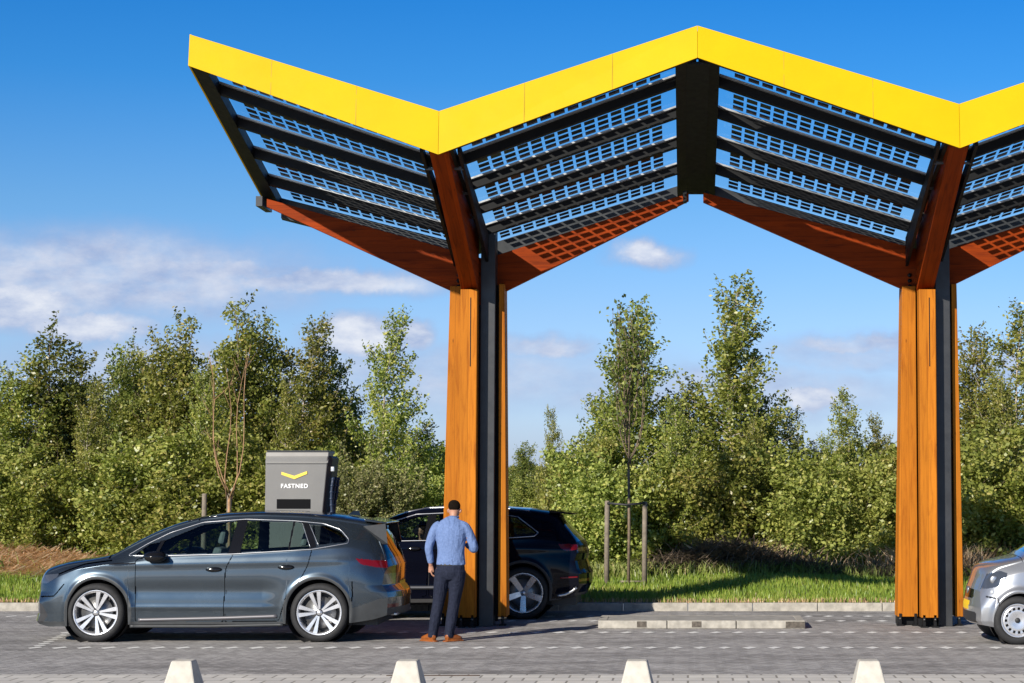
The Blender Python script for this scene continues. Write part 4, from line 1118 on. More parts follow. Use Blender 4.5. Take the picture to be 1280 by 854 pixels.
for sg in (-1, 1):
    p = c3.sidept(.98, .98, sg, .12); mb = MB(); mb.lathe([(0, -.09), (.05, -.08), (.08, .0), (.06, .08), (0, .09)], axis='y', n=20)
    mb.v = [(p.x+v[0]*1.2, p.y+v[1], p.z+v[2]*.9) for v in mb.v]; mb.build('mirror', M['black_gloss'], car3)
    mb = MB(); p = c3.sidept(.135, .635, sg, .0); mb.lathe([(0, sg*.012), (.025, sg*.01), (.032, -sg*.02)], p, 'y', 16); mb.build('fog_lamp', M['white_lens'], car3)
    mb = MB(); p = c3.sidept(.16, .785, sg, -.004); mb.lathe([(0, sg*.008), (.04, sg*.010), (.052, sg*.002), (.055, -sg*.01)], p, 'y', 20); mb.build('headlight_reflector', M['chrome'], car3)
mb = MB(); mb.lathe([(0, -.012), (.045, -.012), (.05, .01)], (float(c3.warp(np.array(0.), np.array(0.), np.array(.63))), 0, .63), 'x', 24); mb.build('emblem', M['chrome'], car3)
for y in (-.33, .33): seat(car3, 1.35, y, .42, .6, .46, M['interior'])
mb = MB(); mb.box((.92, 0, .82), (.4, 1.3, .2)); mb.box((1.5, 0, .36), (1.6, 1.3, .1)); mb.build('dashboard', M['interior'], car3, bevel=.04)
# ------------------------------------------------------------------ people
def blob_mesh(name, chains, vox, mat, parent=None, smooth_it=6, extra=None):
    """chains: list of point lists ((x,y,z),(rx,ry)); union by voxel remesh -> one continuous surface"""
    mb = MB()
    for ch in chains:
        pts = [Vector(p[0]) for p in ch]; n = 18; vs = []
        m = len(pts)
        # resample with catmull-rom
        P = []; Rr = []
        for i in range(m-1):
            p0, p1, p2, p3 = pts[max(i-1, 0)], pts[i], pts[i+1], pts[min(i+2, m-1)]
            r0, r1, r2, r3 = [Vector(ch[k][1]) for k in (max(i-1, 0), i, i+1, min(i+2, m-1))]
            st = 5
            for q in range(st):
                t = q/st
                cr = lambda a, b, c, d: .5*((2*b)+(c-a)*t+(2*a-5*b+4*c-d)*t*t+(3*b-a-3*c+d)*t**3)
                P.append(cr(p0, p1, p2, p3)); Rr.append(cr(r0, r1, r2, r3))
        P.append(pts[-1]); Rr.append(Vector(ch[-1][1]))
        for i, p in enumerate(P):
            t = (P[min(i+1, len(P)-1)]-P[max(i-1, 0)]).normalized()
            xa = Vector((1, 0, 0)); xa = (xa-t*xa.dot(t))
            if xa.length < .25: xa = Vector((0, 1, 0)); xa = xa-t*xa.dot(t)
            xa.normalize(); ya = t.cross(xa)
            rx, ry = max(Rr[i][0], .002), max(Rr[i][1], .002)
            for k in range(n):
                a = 2*PI*k/n; vs.append(p+xa*math.cos(a)*rx+ya*math.sin(a)*ry)
        L = len(P)
        vs.append(P[0]-(P[1]-P[0]).normalized()*min(Rr[0][0], Rr[0][1])*.6); vs.append(P[-1]+(P[-1]-P[-2]).normalized()*min(Rr[-1][0], Rr[-1][1])*.6)
        fs = [(i*n+k, i*n+(k+1) % n, (i+1)*n+(k+1) % n, (i+1)*n+k) for i in range(L-1) for k in range(n)]
        fs += [(L*n, (k+1) % n, k) for k in range(n)]+[(L*n+1, (L-1)*n+k, (L-1)*n+(k+1) % n) for k in range(n)]
        mb.add(vs, fs)
    if extra: extra(mb)
    o = mb.build(name, mat, parent)
    md = o.modifiers.new('r', 'REMESH'); md.mode = 'VOXEL'; md.voxel_size = vox; md.use_smooth_shade = True
    if smooth_it: ms = o.modifiers.new('s', 'SMOOTH'); ms.factor = .5; ms.iterations = smooth_it
    dg = bpy.context.evaluated_depsgraph_get(); me = bpy.data.meshes.new_from_object(o.evaluated_get(dg))
    o.modifiers.clear(); o.data = me
    if not me.materials: me.materials.append(mat)
    me.polygons.foreach_set('use_smooth', [True]*len(me.polygons))
    return o
def cloth(name, c1, c2, scale=1.0, bump=.6):
    m, nt, b, out = newmat(name)
    tc = nt.node('ShaderNodeTexCoord').outputs['Object']
    f = nt.noise(nt.mapping(tc, (1, 1, .55), (0, .5, .2)), 7*scale, 2, .5, 1.2)
    f2 = nt.noise(nt.mapping(tc, (1, 1, .35), (0, -.4, 0)), 16*scale, 2, .5, .6)
    wv = nt.noise(tc, 500, 2)
    h = nt.math('ADD', nt.math('MULTIPLY', f, .8), nt.math('MULTIPLY', f2, .35))
    setin(nt, b, 'Base Color', nt.ramp(nt.noise(tc, 40, 3), [(.3, c1), (.7, c2)])); b.inputs['Roughness'].default_value = .85
    b.inputs['Specular IOR Level'].default_value = .2
    setin(nt, b, 'Normal', nt.bump(h, bump, .06)); return m
M['shirt'] = cloth('blue_cotton_shirt', (.115, .175, .34), (.155, .225, .42))
M['trousers'] = cloth('navy_cloth', (.010, .013, .026), (.018, .022, .042), 1.3, .5)
mx, my = (562-860)/99.6, 26.12
man = empty('person', (mx, my, 0), 'person in blue shirt, dark trousers and tan shoes standing before the left timber column', 'person')
HX = .03
def hand_chains(w, d, side, s=1.0):
    """simple relaxed hand: palm + 4 fingers + thumb from wrist w along direction d"""
    w = Vector(w); d = Vector(d).normalized(); sx = Vector((0, 1, 0))
    lat = (sx-d*sx.dot(d)).normalized(); nrm = d.cross(lat)
    ch = [[(w, (.026, .019)), (w+d*.05*s, (.036, .017)), (w+d*.09*s, (.038, .014))]]
    for k, ln in enumerate((.066, .076, .070, .054)):
        o = lat*(.029-.0195*k); b0 = w+d*.085*s+o
        b1 = b0+d*ln*.45+nrm*side*.008; b2 = b1+d*ln*.33+nrm*side*.020; b3 = b2+d*ln*.2+nrm*side*.022
        ch.append([(b0-d*.02, (.0095, .0095)), (b1, (.009, .009)), (b2, (.0082, .0082)), (b3, (.0068, .0068))])
    t0 = w+d*.03+lat*.026; t1 = t0+d*.035+lat*.026+nrm*side*.01; t2 = t1+d*.035+lat*.006+nrm*side*.012
    ch.append([(t0, (.012, .012)), (t1, (.0105, .0105)), (t2, (.0085, .0085))])
    return ch
Lsh, Rsh = Vector((-.165, 0, 1.455)), Vector((.215, 0, 1.455))
Lel, Lwr = Vector((-.245, -.02, 1.17)), Vector((-.225, .03, .945))
Rel, Rwr = Vector((.315, .02, 1.165)), Vector((.20, .27, 1.19))
head = [[((HX+.02, .105, 1.485), (.05, .05)), ((HX+.02, .10, 1.56), (.052, .056)), ((HX+.02, .13, 1.61), (.066, .080)), ((HX+.02, .14, 1.66), (.073, .092)), ((HX+.02, .14, 1.70), (.058, .072))],
        [((HX+.02, .19, 1.575), (.035, .03)), ((HX+.02, .215, 1.60), (.045, .04)), ((HX+.02, .215, 1.65), (.05, .04))],
        [((HX+.02, .248, 1.63), (.010, .010)), ((HX+.02, .262, 1.605), (.014, .010)), ((HX+.02, .245, 1.595), (.016, .010))],   # nose
        [((HX+.02-.076, .125, 1.605), (.008, .012)), ((HX+.02-.083, .12, 1.63), (.010, .019)), ((HX+.02-.078, .12, 1.65), (.008, .012))],
        [((HX+.02+.076, .125, 1.605), (.008, .012)), ((HX+.02+.083, .12, 1.63), (.010, .019)), ((HX+.02+.078, .12, 1.65), (.008, .012))]]
for _c in head:
    for _k, (_p, _r) in enumerate(_c):
        if _p[2] > 1.54:
            _t = _p[2]-1.54; _dy = _p[1]-.11
            _c[_k] = ((_p[0], _p[1]+_t*.30, _p[2]-_t*.04-_dy*.30), _r)
torso = [[((HX, .01, .90), (.14, .095)), ((HX, 0, 1.0), (.14, .10)), ((HX, 0, 1.2), (.155, .10)), ((HX, .02, 1.36), (.15, .09)), ((HX, .05, 1.46), (.08, .06)), ((HX+.02, .09, 1.53), (.05, .05))]]
arms = [[(Lsh+Vector((.02, 0, -.06)), (.040, .040)), (Lel, (.036, .036)), (Lwr, (.025, .025))], [(Rsh+Vector((-.02, 0, -.06)), (.040, .040)), (Rel, (.036, .036)), (Rwr, (.025, .025))]]
legs = [[((-.075, .01, .90), (.085, .09)), ((-.125, 0, .5), (.05, .055)), ((-.165, -.01, .28), (.048, .05)), ((-.195, .0, .07), (.034, .038)), ((-.235, .04, .04), (.03, .03))],
        [((.115, .01, .90), (.085, .09)), ((.075, 0, .5), (.05, .055)), ((.04, -.01, .28), (.048, .05)), ((.01, 0, .07), (.034, .038)), ((.055, .04, .04), (.03, .03))]]
body = blob_mesh('body', head+torso+arms+legs+hand_chains(Lwr, (.06, .12, -1), 1)+hand_chains(Rwr, (-.9, .45, .12), -1), .0062, M['skin'], man, 3)
sh = [[((HX, .0, .955), (.185, .118)), ((HX, -.004, 1.02), (.178, .115)), ((HX, -.008, 1.12), (.170, .112)), ((HX, -.01, 1.25), (.185, .12)), ((HX+.002, .0, 1.37), (.205, .125)), ((HX+.005, .015, 1.43), (.198, .112)), ((HX+.010, .035, 1.485), (.135, .085)), ((HX+.018, .065, 1.52), (.068, .066))],
      [((-.08, .015, 1.435), (.07, .075)), (Lsh+Vector((.012, 0, -.035)), (.062, .068)), (Lsh*.5+Lel*.5, (.060, .062)), (Lel, (.052, .055)), (Lel*.5+Lwr*.5, (.046, .048)), (Lwr+Vector((0, 0, .035)), (.040, .042))],
      [((.13, .015, 1.435), (.07, .075)), (Rsh+Vector((-.012, 0, -.035)), (.062, .068)), (Rsh*.5+Rel*.5, (.060, .062)), (Rel+Vector((.0, -.01, -.01)), (.055, .055)), (Rel*.5+Rwr*.5, (.048, .048)), (Rel*.12+Rwr*.88, (.040, .040))],
      [((HX-.035, .11, 1.545), (.02, .02)), ((HX+.02, .05, 1.540), (.022, .022)), ((HX+.075, .11, 1.545), (.02, .02))]]
blob_mesh('shirt', sh, .0085, M['shirt'], man, 4)
tr = [[((HX-.005, .0, .99), (.168, .108)), ((HX-.005, .0, .93), (.178, .118)), ((HX-.002, -.012, .86), (.178, .128)), ((HX-.002, .0, .80), (.165, .115))],
      [((-.065, -.01, .88), (.105, .115)), ((-.085, -.005, .74), (.098, .105)), ((-.12, 0, .50), (.075, .08)), ((-.155, -.01, .30), (.070, .075)), ((-.185, .0, .12), (.062, .07)), ((-.19, .0, .055), (.062, .07))],
      [((.115, -.01, .88), (.105, .115)), ((.105, -.005, .74), (.098, .105)), ((.075, 0, .50), (.075, .08)), ((.045, -.01, .30), (.070, .075)), ((.018, 0, .12), (.062, .07)), ((.012, .0, .055), (.062, .07))]]
blob_mesh('trousers', tr, .0085, M['trousers'], man, 4)
mb = MB(); mb.lathe([(.172, -.016), (.176, -.012), (.176, .012), (.172, .016)], (0, 0, 0), 'z', 40)
mb.v = [(v[0]+HX-.004, v[1]*.66, v[2]+.955) for v in mb.v]; mb.build('belt', M['black_plastic'], man)
hairc = [[((HX+.02, .105, 1.645), (.058, .045)), ((HX+.02, .135, 1.675), (.077, .087)), ((HX+.02, .165, 1.700), (.072, .090)), ((HX+.02, .18, 1.722), (.045, .055))]]
def flat(mb): pass
hr = blob_mesh('hair', hairc, .007, M['hair'], man, 3)
for (fx, tx, nm) in ((-.19, -.115, 'shoe'), (.012, .115, 'shoe')):
    s_ = 1 if tx > 0 else -1
    ch = [[((fx-s_*.028, -.045, .055), (.036, .046)), ((fx+s_*.02, .0, .062), (.042, .055)), ((fx+s_*.07, .035, .050), (.042, .042)), ((fx+s_*.12, .075, .038), (.036, .030)), ((fx+s_*.145, .095, .032), (.022, .020))]]
    def sole(mb, fx=fx, s_=s_):
        for t in np.linspace(0, 1, 9):
            x = fx-s_*.03+s_*.178*t; y = -.05+.145*t; mb.lathe([(0, .0), (.044-.014*t, .0), (.044-.014*t, .016), (0, .016)], (x, y, 0), 'z', 14)
    blob_mesh('shoe', ch, .006, M['shoe'], man, 2, extra=sole)
# phone in the raised hand
ph = MB(); ph.box((.075, .335, 1.225), (.072, .010, .145), (R(-40), 0, R(10))); pho = ph.build('phone', M['black_gloss'], loc=(mx, my, 0), bevel=.004)
tag(pho, 'dark phone held in the hands of the person in blue shirt', 'phone')
# driver in the black SUV
D0 = Vector((AX+2.28, AY-.40, .62))
dr = empty('person', D0, 'person sitting inside the black SUV, seen through its front side window', 'person')
dhead = [[((0, 0, .50), (.05, .05)), ((0, 0, .57), (.052, .056)), ((-.01, 0, .63), (.066, .075)), ((-.0, 0, .69), (.088, .075)), ((0, 0, .74), (.07, .06))],
         [((-.065, 0, .60), (.03, .032)), ((-.085, 0, .635), (.03, .045)), ((-.08, 0, .68), (.03, .045))], [((-.11, 0, .665), (.01, .01)), ((-.125, 0, .64), (.012, .012))],
         [((0, -.076, .64), (.014, .008)), ((.0, -.082, .665), (.019, .010))], [((0, .076, .64), (.014, .008)), ((.0, .082, .665), (.019, .010))]]
dt = [[((.06, 0, .0), (.11, .15)), ((.06, 0, .2), (.10, .16)), ((.03, 0, .40), (.10, .19)), ((.0, 0, .48), (.06, .08))],
      [((.02, -.17, .42), (.05, .05)), ((-.12, -.2, .22), (.045, .045)), ((-.35, -.15, .30), (.03, .03))], [((.02, .17, .42), (.05, .05)), ((-.12, .2, .22), (.045, .045)), ((-.35, .15, .30), (.03, .03))],
      [((.05, -.1, .02), (.09, .09)), ((-.38, -.12, .06), (.06, .06)), ((-.55, -.12, -.25), (.045, .045))], [((.05, .1, .02), (.09, .09)), ((-.38, .12, .06), (.06, .06)), ((-.55, .12, -.25), (.045, .045))]]
hch = []
for sgn in (-1, 1): hch += hand_chains((-.36, sgn*.15, .31), (-1, 0, .15), sgn)
blob_mesh('body', dhead+dt+hch, .008, M['skin'], dr, 3)
blob_mesh('shirt', [[(Vector(p), (r[0]+.012, r[1]+.012)) for p, r in c] for c in dt[:3]], .011, M['trousers'], dr, 3)
blob_mesh('hair', [[((.025, 0, .66), (.08, .078)), ((.02, 0, .72), (.088, .08)), ((.0, 0, .765), (.05, .05))]], .01, M['hair'], dr, 2)

# ------------------------------------------------------------------ charger
CY = 29.0
def cpt(px, py): p = at(px, py, CY); return p.x, p.z
ch_ = empty('charging_station', (at(370, 600, CY).x, CY, 0), 'grey fast charger cabinet with yellow chevron behind the blue-grey car', 'charger')
ox = ch_.location.x
M['charger'] = simple('grey_powder_coat', (.185, .18, .172), .45, metal=.15, var=.06, vscale=2)
x0, zt = cpt(332, 565); x1, _ = cpt(410, 565); x1b, _ = cpt(402, 642)
x0 -= ox; x1 -= ox
slope = (x1-(x1b-ox))/(77/89.6)
zb = .12; xb1 = x1-slope*(zt-zb)*.9
mb = MB()   # front shell leaning, body depth .75
dyt, dyb = 0, .0
mb.hexa([(x0, .0, zb), (xb1, .0, zb), (xb1-.02, .62, zb), (x0, .62, zb), (x0, .0, zt-.06), (x1, .0, zt-.06), (x1, .62, zt-.06), (x0, .62, zt-.06)])
mb.build('cabinet', M['charger'], ch_, bevel=.012)
mb = MB(); mb.hexa([(x0-.002, -.004, zt-.155), (x1+.003, -.004, zt-.155), (x1+.003, .01, zt-.155), (x0-.002, .01, zt-.155), (x0-.002, .04, zt), (x1+.003, .04, zt), (x1+.003, .60, zt), (x0-.002, .60, zt)])
mb.build('top_cap', M['charger'], ch_, bevel=.008)
mb = MB(); mb.box(((x0+x1)/2, -.0015, zt-.165), (x1-x0-.03, .006, .006)); mb.build('seam', M['black_steel'], ch_)
mb = MB(); mb.box(((x0+x1)/2, .33, zt+.012), (x1-x0-.02, .6, .02)); mb.build('roof_sheet', M['dark_steel'], ch_)
mb = MB()
pr = lambda px, py: (cpt(px, py)[0]-ox, cpt(px, py)[1])
mb.prism([pr(352, 590), pr(368, 595), pr(384, 589), pr(384, 592.5), pr(368, 599), pr(352, 593.5)], 'y', -.010, -.002)
mb.build('chevron_emblem', M['logo_yellow'], ch_)
tx = bpy.data.curves.new('t', 'FONT'); tx.body = 'FASTNED'; tx.size = .110; tx.extrude = .002; tx.offset = .0032; tx.align_x = 'CENTER'; tx.space_character = 1.16
to = bpy.data.objects.new('t', tx); COL.objects.link(to)
dg = bpy.context.evaluated_depsgraph_get(); tme = bpy.data.meshes.new_from_object(to.evaluated_get(dg)); bpy.data.objects.remove(to)
tme.materials.clear(); tme.materials.append(M['logo_white'])
lt = link('lettering', tme, ch_); lt.rotation_euler = (PI/2, 0, 0); p = pr(368, 610); lt.location = (p[0], -.006, p[1]); lt.scale = (.375/max(lt.dimensions.x, .01),)*3
mb = MB(); a, b = pr(346, 624), pr(388, 636); mb.box(((a[0]+b[0])/2, -.002, (a[1]+b[1])/2-.0), (b[0]-a[0], .012, a[1]-b[1])); mb.build('screen', simple('dark_screen', (.003, .003, .004), .6, spec=.1), ch_, bevel=.004)
# cable bay on the right side
mb = MB(); mb.hexa([(xb1+.001, .10, zb), (xb1+.09, .12, zb), (xb1+.09, .60, zb), (xb1+.001, .60, zb), (x1+.002, .06, zt-.05), (x1+.05, .10, zt-.08), (x1+.05, .6, zt-.08), (x1+.002, .6, zt-.05)])
mb.build('side_panel', M['black_plastic'], ch_, bevel=.006)
for k in range(3):
    mb = MB(); zz = np.linspace(zt-.35, .9, 14); mb.tube([(x1+.08-.05*(zt-z)/1.2+.02*math.sin(6*z+k), .1+.14*k, z) for z in zz], .02, 8)
    for z in np.arange(zt-.38, 1.0, -.09): mb.lathe([(.022, -.012), (.029, 0), (.022, .012)], (x1+.08-.05*(zt-z)/1.2+.02*math.sin(6*z+k), .1+.14*k, z), 'z', 10)
    mb.build('charging_cable', M['navy_cable'], ch_)
mb = MB(); mb.box((x1+.06, .05, zt-.24), (.05, .04, .07)); mb.build('plug_holder', M['alu'], ch_, bevel=.01)
mb = MB(); mb.box(((x0+x1)/2-.05, .31, .06), (.8, .66, .12)); mb.build('plinth', M['concrete'], ch_, bevel=.01)
# ------------------------------------------------------------------ vegetation
def leaf_quads(C, size, rng, up=.3, elong=1.5):
    """C (N,3) centres -> (4N,3) rhombus leaves, randomly turned"""
    N = len(C); d = rng.normal(size=(N, 3)); d /= np.linalg.norm(d, axis=1)[:, None]
    e = rng.normal(size=(N, 3)); e -= d*(e*d).sum(1)[:, None]; e /= np.linalg.norm(e, axis=1)[:, None]
    s = (size*rng.uniform(.6, 1.35, N))[:, None]
    a = d*s*elong*.5; b = e*s*.5
    V = np.stack([C-a, C-b*.9+a*.1, C+a, C+b*.9+a*.1], 1)
    return V.reshape(-1, 3)
def grow(h, rad, n_br, leaves, lsize, seed, shape='cone', rise=.8, base=.1, clump=.16, lean=0.0, nstem=1, stem_r=.05, wisp=0.0):
    """returns (wood MB, leaf centre array)"""
    r = np.random.default_rng(seed); mb = MB(); Cs = []
    for s_ in range(nstem):
        hh = h*(1 if s_ == 0 else r.uniform(.75, .95)); an = r.uniform(0, 2*PI); sp = rad*.28 if nstem > 1 else 0
        pts = []; K = 9; ph = r.uniform(0, 6)
        for k in range(K):
            t = k/(K-1)
            pts.append(Vector((math.cos(an)*sp*t+lean*t*t+.06*math.sin(ph+t*7)*h/5, math.sin(an)*sp*t+.05*math.cos(ph+t*6)*h/5, hh*t)))
        mb.tube(pts, [stem_r*(1-.9*k/(K-1))*(1 if s_ == 0 else .7) for k in range(K)], 7)
        nb = n_br//nstem
        for b in range(nb):
            t = base+(1-base)*((b+r.uniform(0, 1))/nb)
            k = min(int(t*(K-1)), K-2); f = t*(K-1)-k; p0 = pts[k].lerp(pts[k+1], f)
            if shape == 'cone': w = rad*(1.05-t)**.8*min(1, (t-base*.5)*5+.35)
            elif shape == 'column': w = rad*(1-.75*max(0, t-.45)/.55)*min(1, t*4+.4)
            else: w = rad*math.sqrt(max(.05, 1-(2*t*.72-.55)**2))
            w *= r.uniform(.6, 1.2)/(1.4 if nstem > 1 else 1)
            a = r.uniform(0, 2*PI); ri = rise*r.uniform(.5, 1.3)*w
            bp = [p0+Vector((math.cos(a+.25*math.sin(q*3+b))*w*q, math.sin(a+.25*math.sin(q*3+b))*w*q, ri*q**1.3)) for q in (0, .3, .6, 1.0)]
            mb.tube(bp, [stem_r*.32*(1-.6*t), stem_r*.2*(1-.5*t), stem_r*.12, .004], 4, cap=False)
            n = max(5, int(leaves/n_br*(w/(rad*.7))))
            q = r.uniform(.12, 1.05, n)**.75
            B = np.array([list(v) for v in bp]); qi = np.clip(q*3, 0, 2.999); i0 = qi.astype(int); fr = (qi-i0)[:, None]
            # nodes at (0,.3,.6,1)
            base_p = B[i0]*(1-fr)+B[i0+1]*fr
            # sub-clumps along the branch
            nc = max(2, int(w/.22)); cc = r.normal(size=(nc, 3))*clump*.9; ci = r.integers(0, nc, n)
            off = r.normal(size=(n, 3))*clump*(.55+.2*(1-q))[:, None]+cc[ci]
            Cs.append(base_p+off)
            if wisp and r.uniform() < wisp:
                e = bp[-1]; m_ = 14; tt = np.linspace(0, 1, m_)[:, None]
                dirv = np.array([math.cos(a)*.25, math.sin(a)*.25, .7])*r.uniform(.25, .6)
                Cs.append(np.array(e)[None]+tt*dirv+r.normal(size=(m_, 3))*.03)
                mb.tube([e, e+Vector(dirv.tolist())], [.005, .002], 3, cap=False)
    return mb, np.concatenate(Cs)
def proto(name, lmat, bmat, h, rad, n_br, leaves, lsize, seed, **kw):
    r = np.random.default_rng(seed+99)
    root = bpy.data.objects.new(name, None); COL.objects.link(root)
    mb, C = grow(h, rad, n_br, leaves, lsize, seed, **kw)
    C = C[C[:, 2] > .03]
    tr = mb.build('trunk', M[bmat], root)
    V = leaf_quads(C, lsize, r)
    a = np.clip(r.normal(.42, .27, len(C))+.12*np.sin(C[:, 0]*5+C[:, 2]*4), 0, 1)
    me = fast_mesh('crown', V, 4, 4, M[lmat], a)
    link('crown', me, root)
    return root
protos = {
 'birch':   lambda: proto('birch_tree', 'leaf_birch', 'bark_birch', 5.6, 1.15, 95, 23000, .049, 11, shape='cone', rise=.9, base=.12, clump=.105, wisp=.5, stem_r=.045),
 'birch2':  lambda: proto('birch_tree', 'leaf_birch', 'bark_birch', 5.6, 1.30, 85, 19000, .049, 12, shape='cone', rise=1.0, base=.10, clump=.095, wisp=.6, lean=.35, stem_r=.04),
 'poplar':  lambda: proto('poplar_tree', 'leaf_dark', 'bark', 5.4, 1.05, 100, 31000, .052, 13, shape='column', rise=1.5, base=.06, clump=.12, nstem=3, wisp=.3),
 'poplar2': lambda: proto('poplar_tree', 'leaf_birch', 'bark', 5.2, 1.15, 100, 31000, .052, 14, shape='column', rise=1.3, base=.06, clump=.125, nstem=3, wisp=.35, lean=.2),
 'alder':   lambda: proto('alder_tree', 'leaf_dark', 'bark', 4.4, 1.25, 90, 28000, .054, 15, shape='column', rise=.9, base=.04, clump=.135, nstem=2, wisp=.2),
 'bush':    lambda: proto('leafy_shrub', 'leaf_bush', 'bark', 2.6, 1.25, 80, 30000, .058, 16, shape='round', rise=.7, base=.02, clump=.14, nstem=4, stem_r=.025),
 'bush2':   lambda: proto('leafy_shrub', 'leaf_birch', 'bark', 2.2, 1.2, 70, 25000, .056, 17, shape='round', rise=.6, base=.02, clump=.13, nstem=4, stem_r=.022),
 'willow':  lambda: proto('willow_shrub', 'leaf_willow', 'bark', 2.5, 1.0, 110, 19000, .045, 18, shape='round', rise=1.9, base=.02, clump=.07, nstem=6, stem_r=.02, wisp=.5),
}
made = {}
H0 = {'birch': 5.75, 'birch2': 5.75, 'poplar': 5.7, 'poplar2': 5.6, 'alder': 4.8, 'bush': 3.0, 'bush2': 2.6, 'willow': 3.2}
def plant(kind, px, Y, top_py, label, wscale=1.0, rz=None):
    X = (px-PX)*Y/F
    z0 = float(ground_z(X, Y))-.03
    top = at(px, top_py, Y).z
    if kind not in made: made[kind] = protos[kind](); o = made[kind]
    else: o = copy_tree(made[kind])
    k = (top-z0)/H0[kind]
    o.location = (X, Y, z0); o.scale = (k*wscale, k*wscale, k); o.rotation_euler = (0, 0, rz if rz is not None else random.uniform(0, 6.28))
    cat = 'shrub' if 'bush' in kind or 'willow' in kind else 'tree'
    tag(o, label, cat, 'shrubs along the verge' if cat == 'shrub' else 'trees behind the charging bays')
# left wood (photo x 0..550)
plant('poplar2', 18, 41.5, 432, 'bushy yellow-green tree cut by the left edge of the photo', 1.25)
plant('poplar', 78, 42.0, 405, 'broad leafy tree, tallest near the left edge of the photo', 1.3)
plant('poplar', -45, 42.5, 425, 'dark leafy tree mostly beyond the left edge of the photo', 1.2)
plant('alder', 122, 43.5, 450, 'dark tree filling the dip right of the broad leafy tree at the left', 1.2)
plant('poplar', 158, 41.8, 425, 'slim dark-topped tree just left of the tree with two upright tufts', .9)
plant('poplar2', 212, 41.5, 385, 'tall tree with two upright tufts above the bonnet of the blue-grey car', 1.1)
plant('alder', 182, 42.8, 425, 'dark tree wedged behind the slim tree and the two-tufted tree', 1.0)
plant('alder', 255, 43.2, 440, 'dark low-topped tree between the two-tufted tree and the tall one behind the bare sapling', 1.1)
plant('poplar2', 300, 41.0, 368, 'tall green tree behind the bare orange staked sapling', 1.05)
plant('poplar', 338, 42.0, 400, 'dark upright tree just left above the grey charger cabinet', .95)
plant('birch2', 372, 41.4, 400, 'loose leaning birch directly above the grey charger cabinet', 1.15, .2)
plant('poplar', 412, 42.0, 415, 'dark spiky tree to the upper right of the grey charger cabinet', .95)
plant('alder', 440, 43.0, 470, 'dark lower tree at the foot of the wispy birch left of the timber column', 1.0)
plant('birch2', 474, 41.0, 392, 'wispy open birch standing out against the sky left of the left timber column', 1.05, 0)
plant('alder', 505, 42.5, 520, 'round dark tree at the end of the left wood, beside the left timber column', 1.3)
plant('bush', 532, 41.5, 552, 'rounded shrub half behind the left timber column, above the black SUV', 1.0)
fr_l = [('bush', -10, 39.8, 555, 1.2, 'pale shrub at the left edge behind the straw bank'), ('bush2', 50, 39.5, 575, 1.2, 'shrub behind the straw bank, second from the left edge'),
        ('birch2', 105, 39.9, 478, 1.0, 'low pale birch above the nose of the blue-grey car'), ('bush', 165, 39.9, 540, 1.2, 'pale shrub above the bonnet of the blue-grey car'),
        ('bush2', 215, 39.3, 575, 1.3, 'yellow-green shrub above the windscreen of the blue-grey car'), ('birch2', 262, 40.1, 465, 1.0, 'low pale birch left of the bare orange staked sapling'),
        ('bush', 318, 40.0, 540, 1.2, 'pale shrub right behind the left edge of the charger cabinet'), ('birch', 360, 40.6, 470, .95, 'low birch whose crown shows over the charger cabinet'),
        ('willow', 438, 39.2, 575, 1.25, 'feathery grey-green willow shrub just right of the charger cabinet'), ('willow', 482, 39.6, 570, 1.25, 'feathery grey-green willow shrub above the rear of the blue-grey car'),
        ('bush', 524, 40.3, 578, 1.1, 'shrub just above the roof of the black SUV, left of the timber column'), ('bush2', 400, 40.5, 545, 1.1, 'shrub behind the willow and right of the charger cabinet')]
for k, px, Y, top, ws, lab in fr_l: plant(k, px, Y-.9, top, lab, ws)
# right of the left column
plant('birch2', 694, 41.5, 512, 'slim small birch with a thin leading shoot above the tail of the black SUV', .62, 4.0)
plant('bush', 728, 40.5, 545, 'pale broad shrub directly behind the black SUV', .85)
plant('birch', 790, 41.2, 383, 'full birch behind the staked sapling with two round posts', 1.25)
plant('alder', 755, 42.3, 470, 'dark tree left behind the staked sapling with two posts', 1.0)
plant('alder', 838, 42.6, 470, 'dark tree between the full birch and the tallest pointed birch', 1.0)
plant('birch', 917, 41.2, 352, 'tallest pointed birch, midway between the two timber columns', 1.3, 2.2)
plant('alder', 945, 42.6, 470, 'dark tree hidden in the right skirt of the tallest pointed birch', 1.1)
plant('alder', 890, 43.0, 500, 'dark tree low behind the left skirt of the tallest pointed birch', 1.1)
plant('birch2', 985, 41.8, 512, 'small birch right of the tallest pointed birch', 1.0, 1.0)
plant('birch2', 1062, 41.0, 488, 'airy birch just left of the right timber column', 1.1, 2.0)
plant('alder', 1030, 42.2, 545, 'dark low tree left behind the airy birch by the right column', 1.1)
plant('birch2', 1105, 41.6, 520, 'birch partly hidden behind the right timber column', 1.0, 3.0)
plant('birch', 1215, 42.0, 415, 'loose birch directly right of the right timber column', 1.2, 1.2)
plant('birch2', 1262, 41.2, 378, 'tall loose birch at the right edge above the silver car', 1.25, .5)
plant('birch', 1330, 42.0, 395, 'birch beyond the right edge of the photo, only its branches showing', 1.3)
plant('alder', 1240, 43.2, 480, 'dark tree behind the birches right of the right column', 1.3)
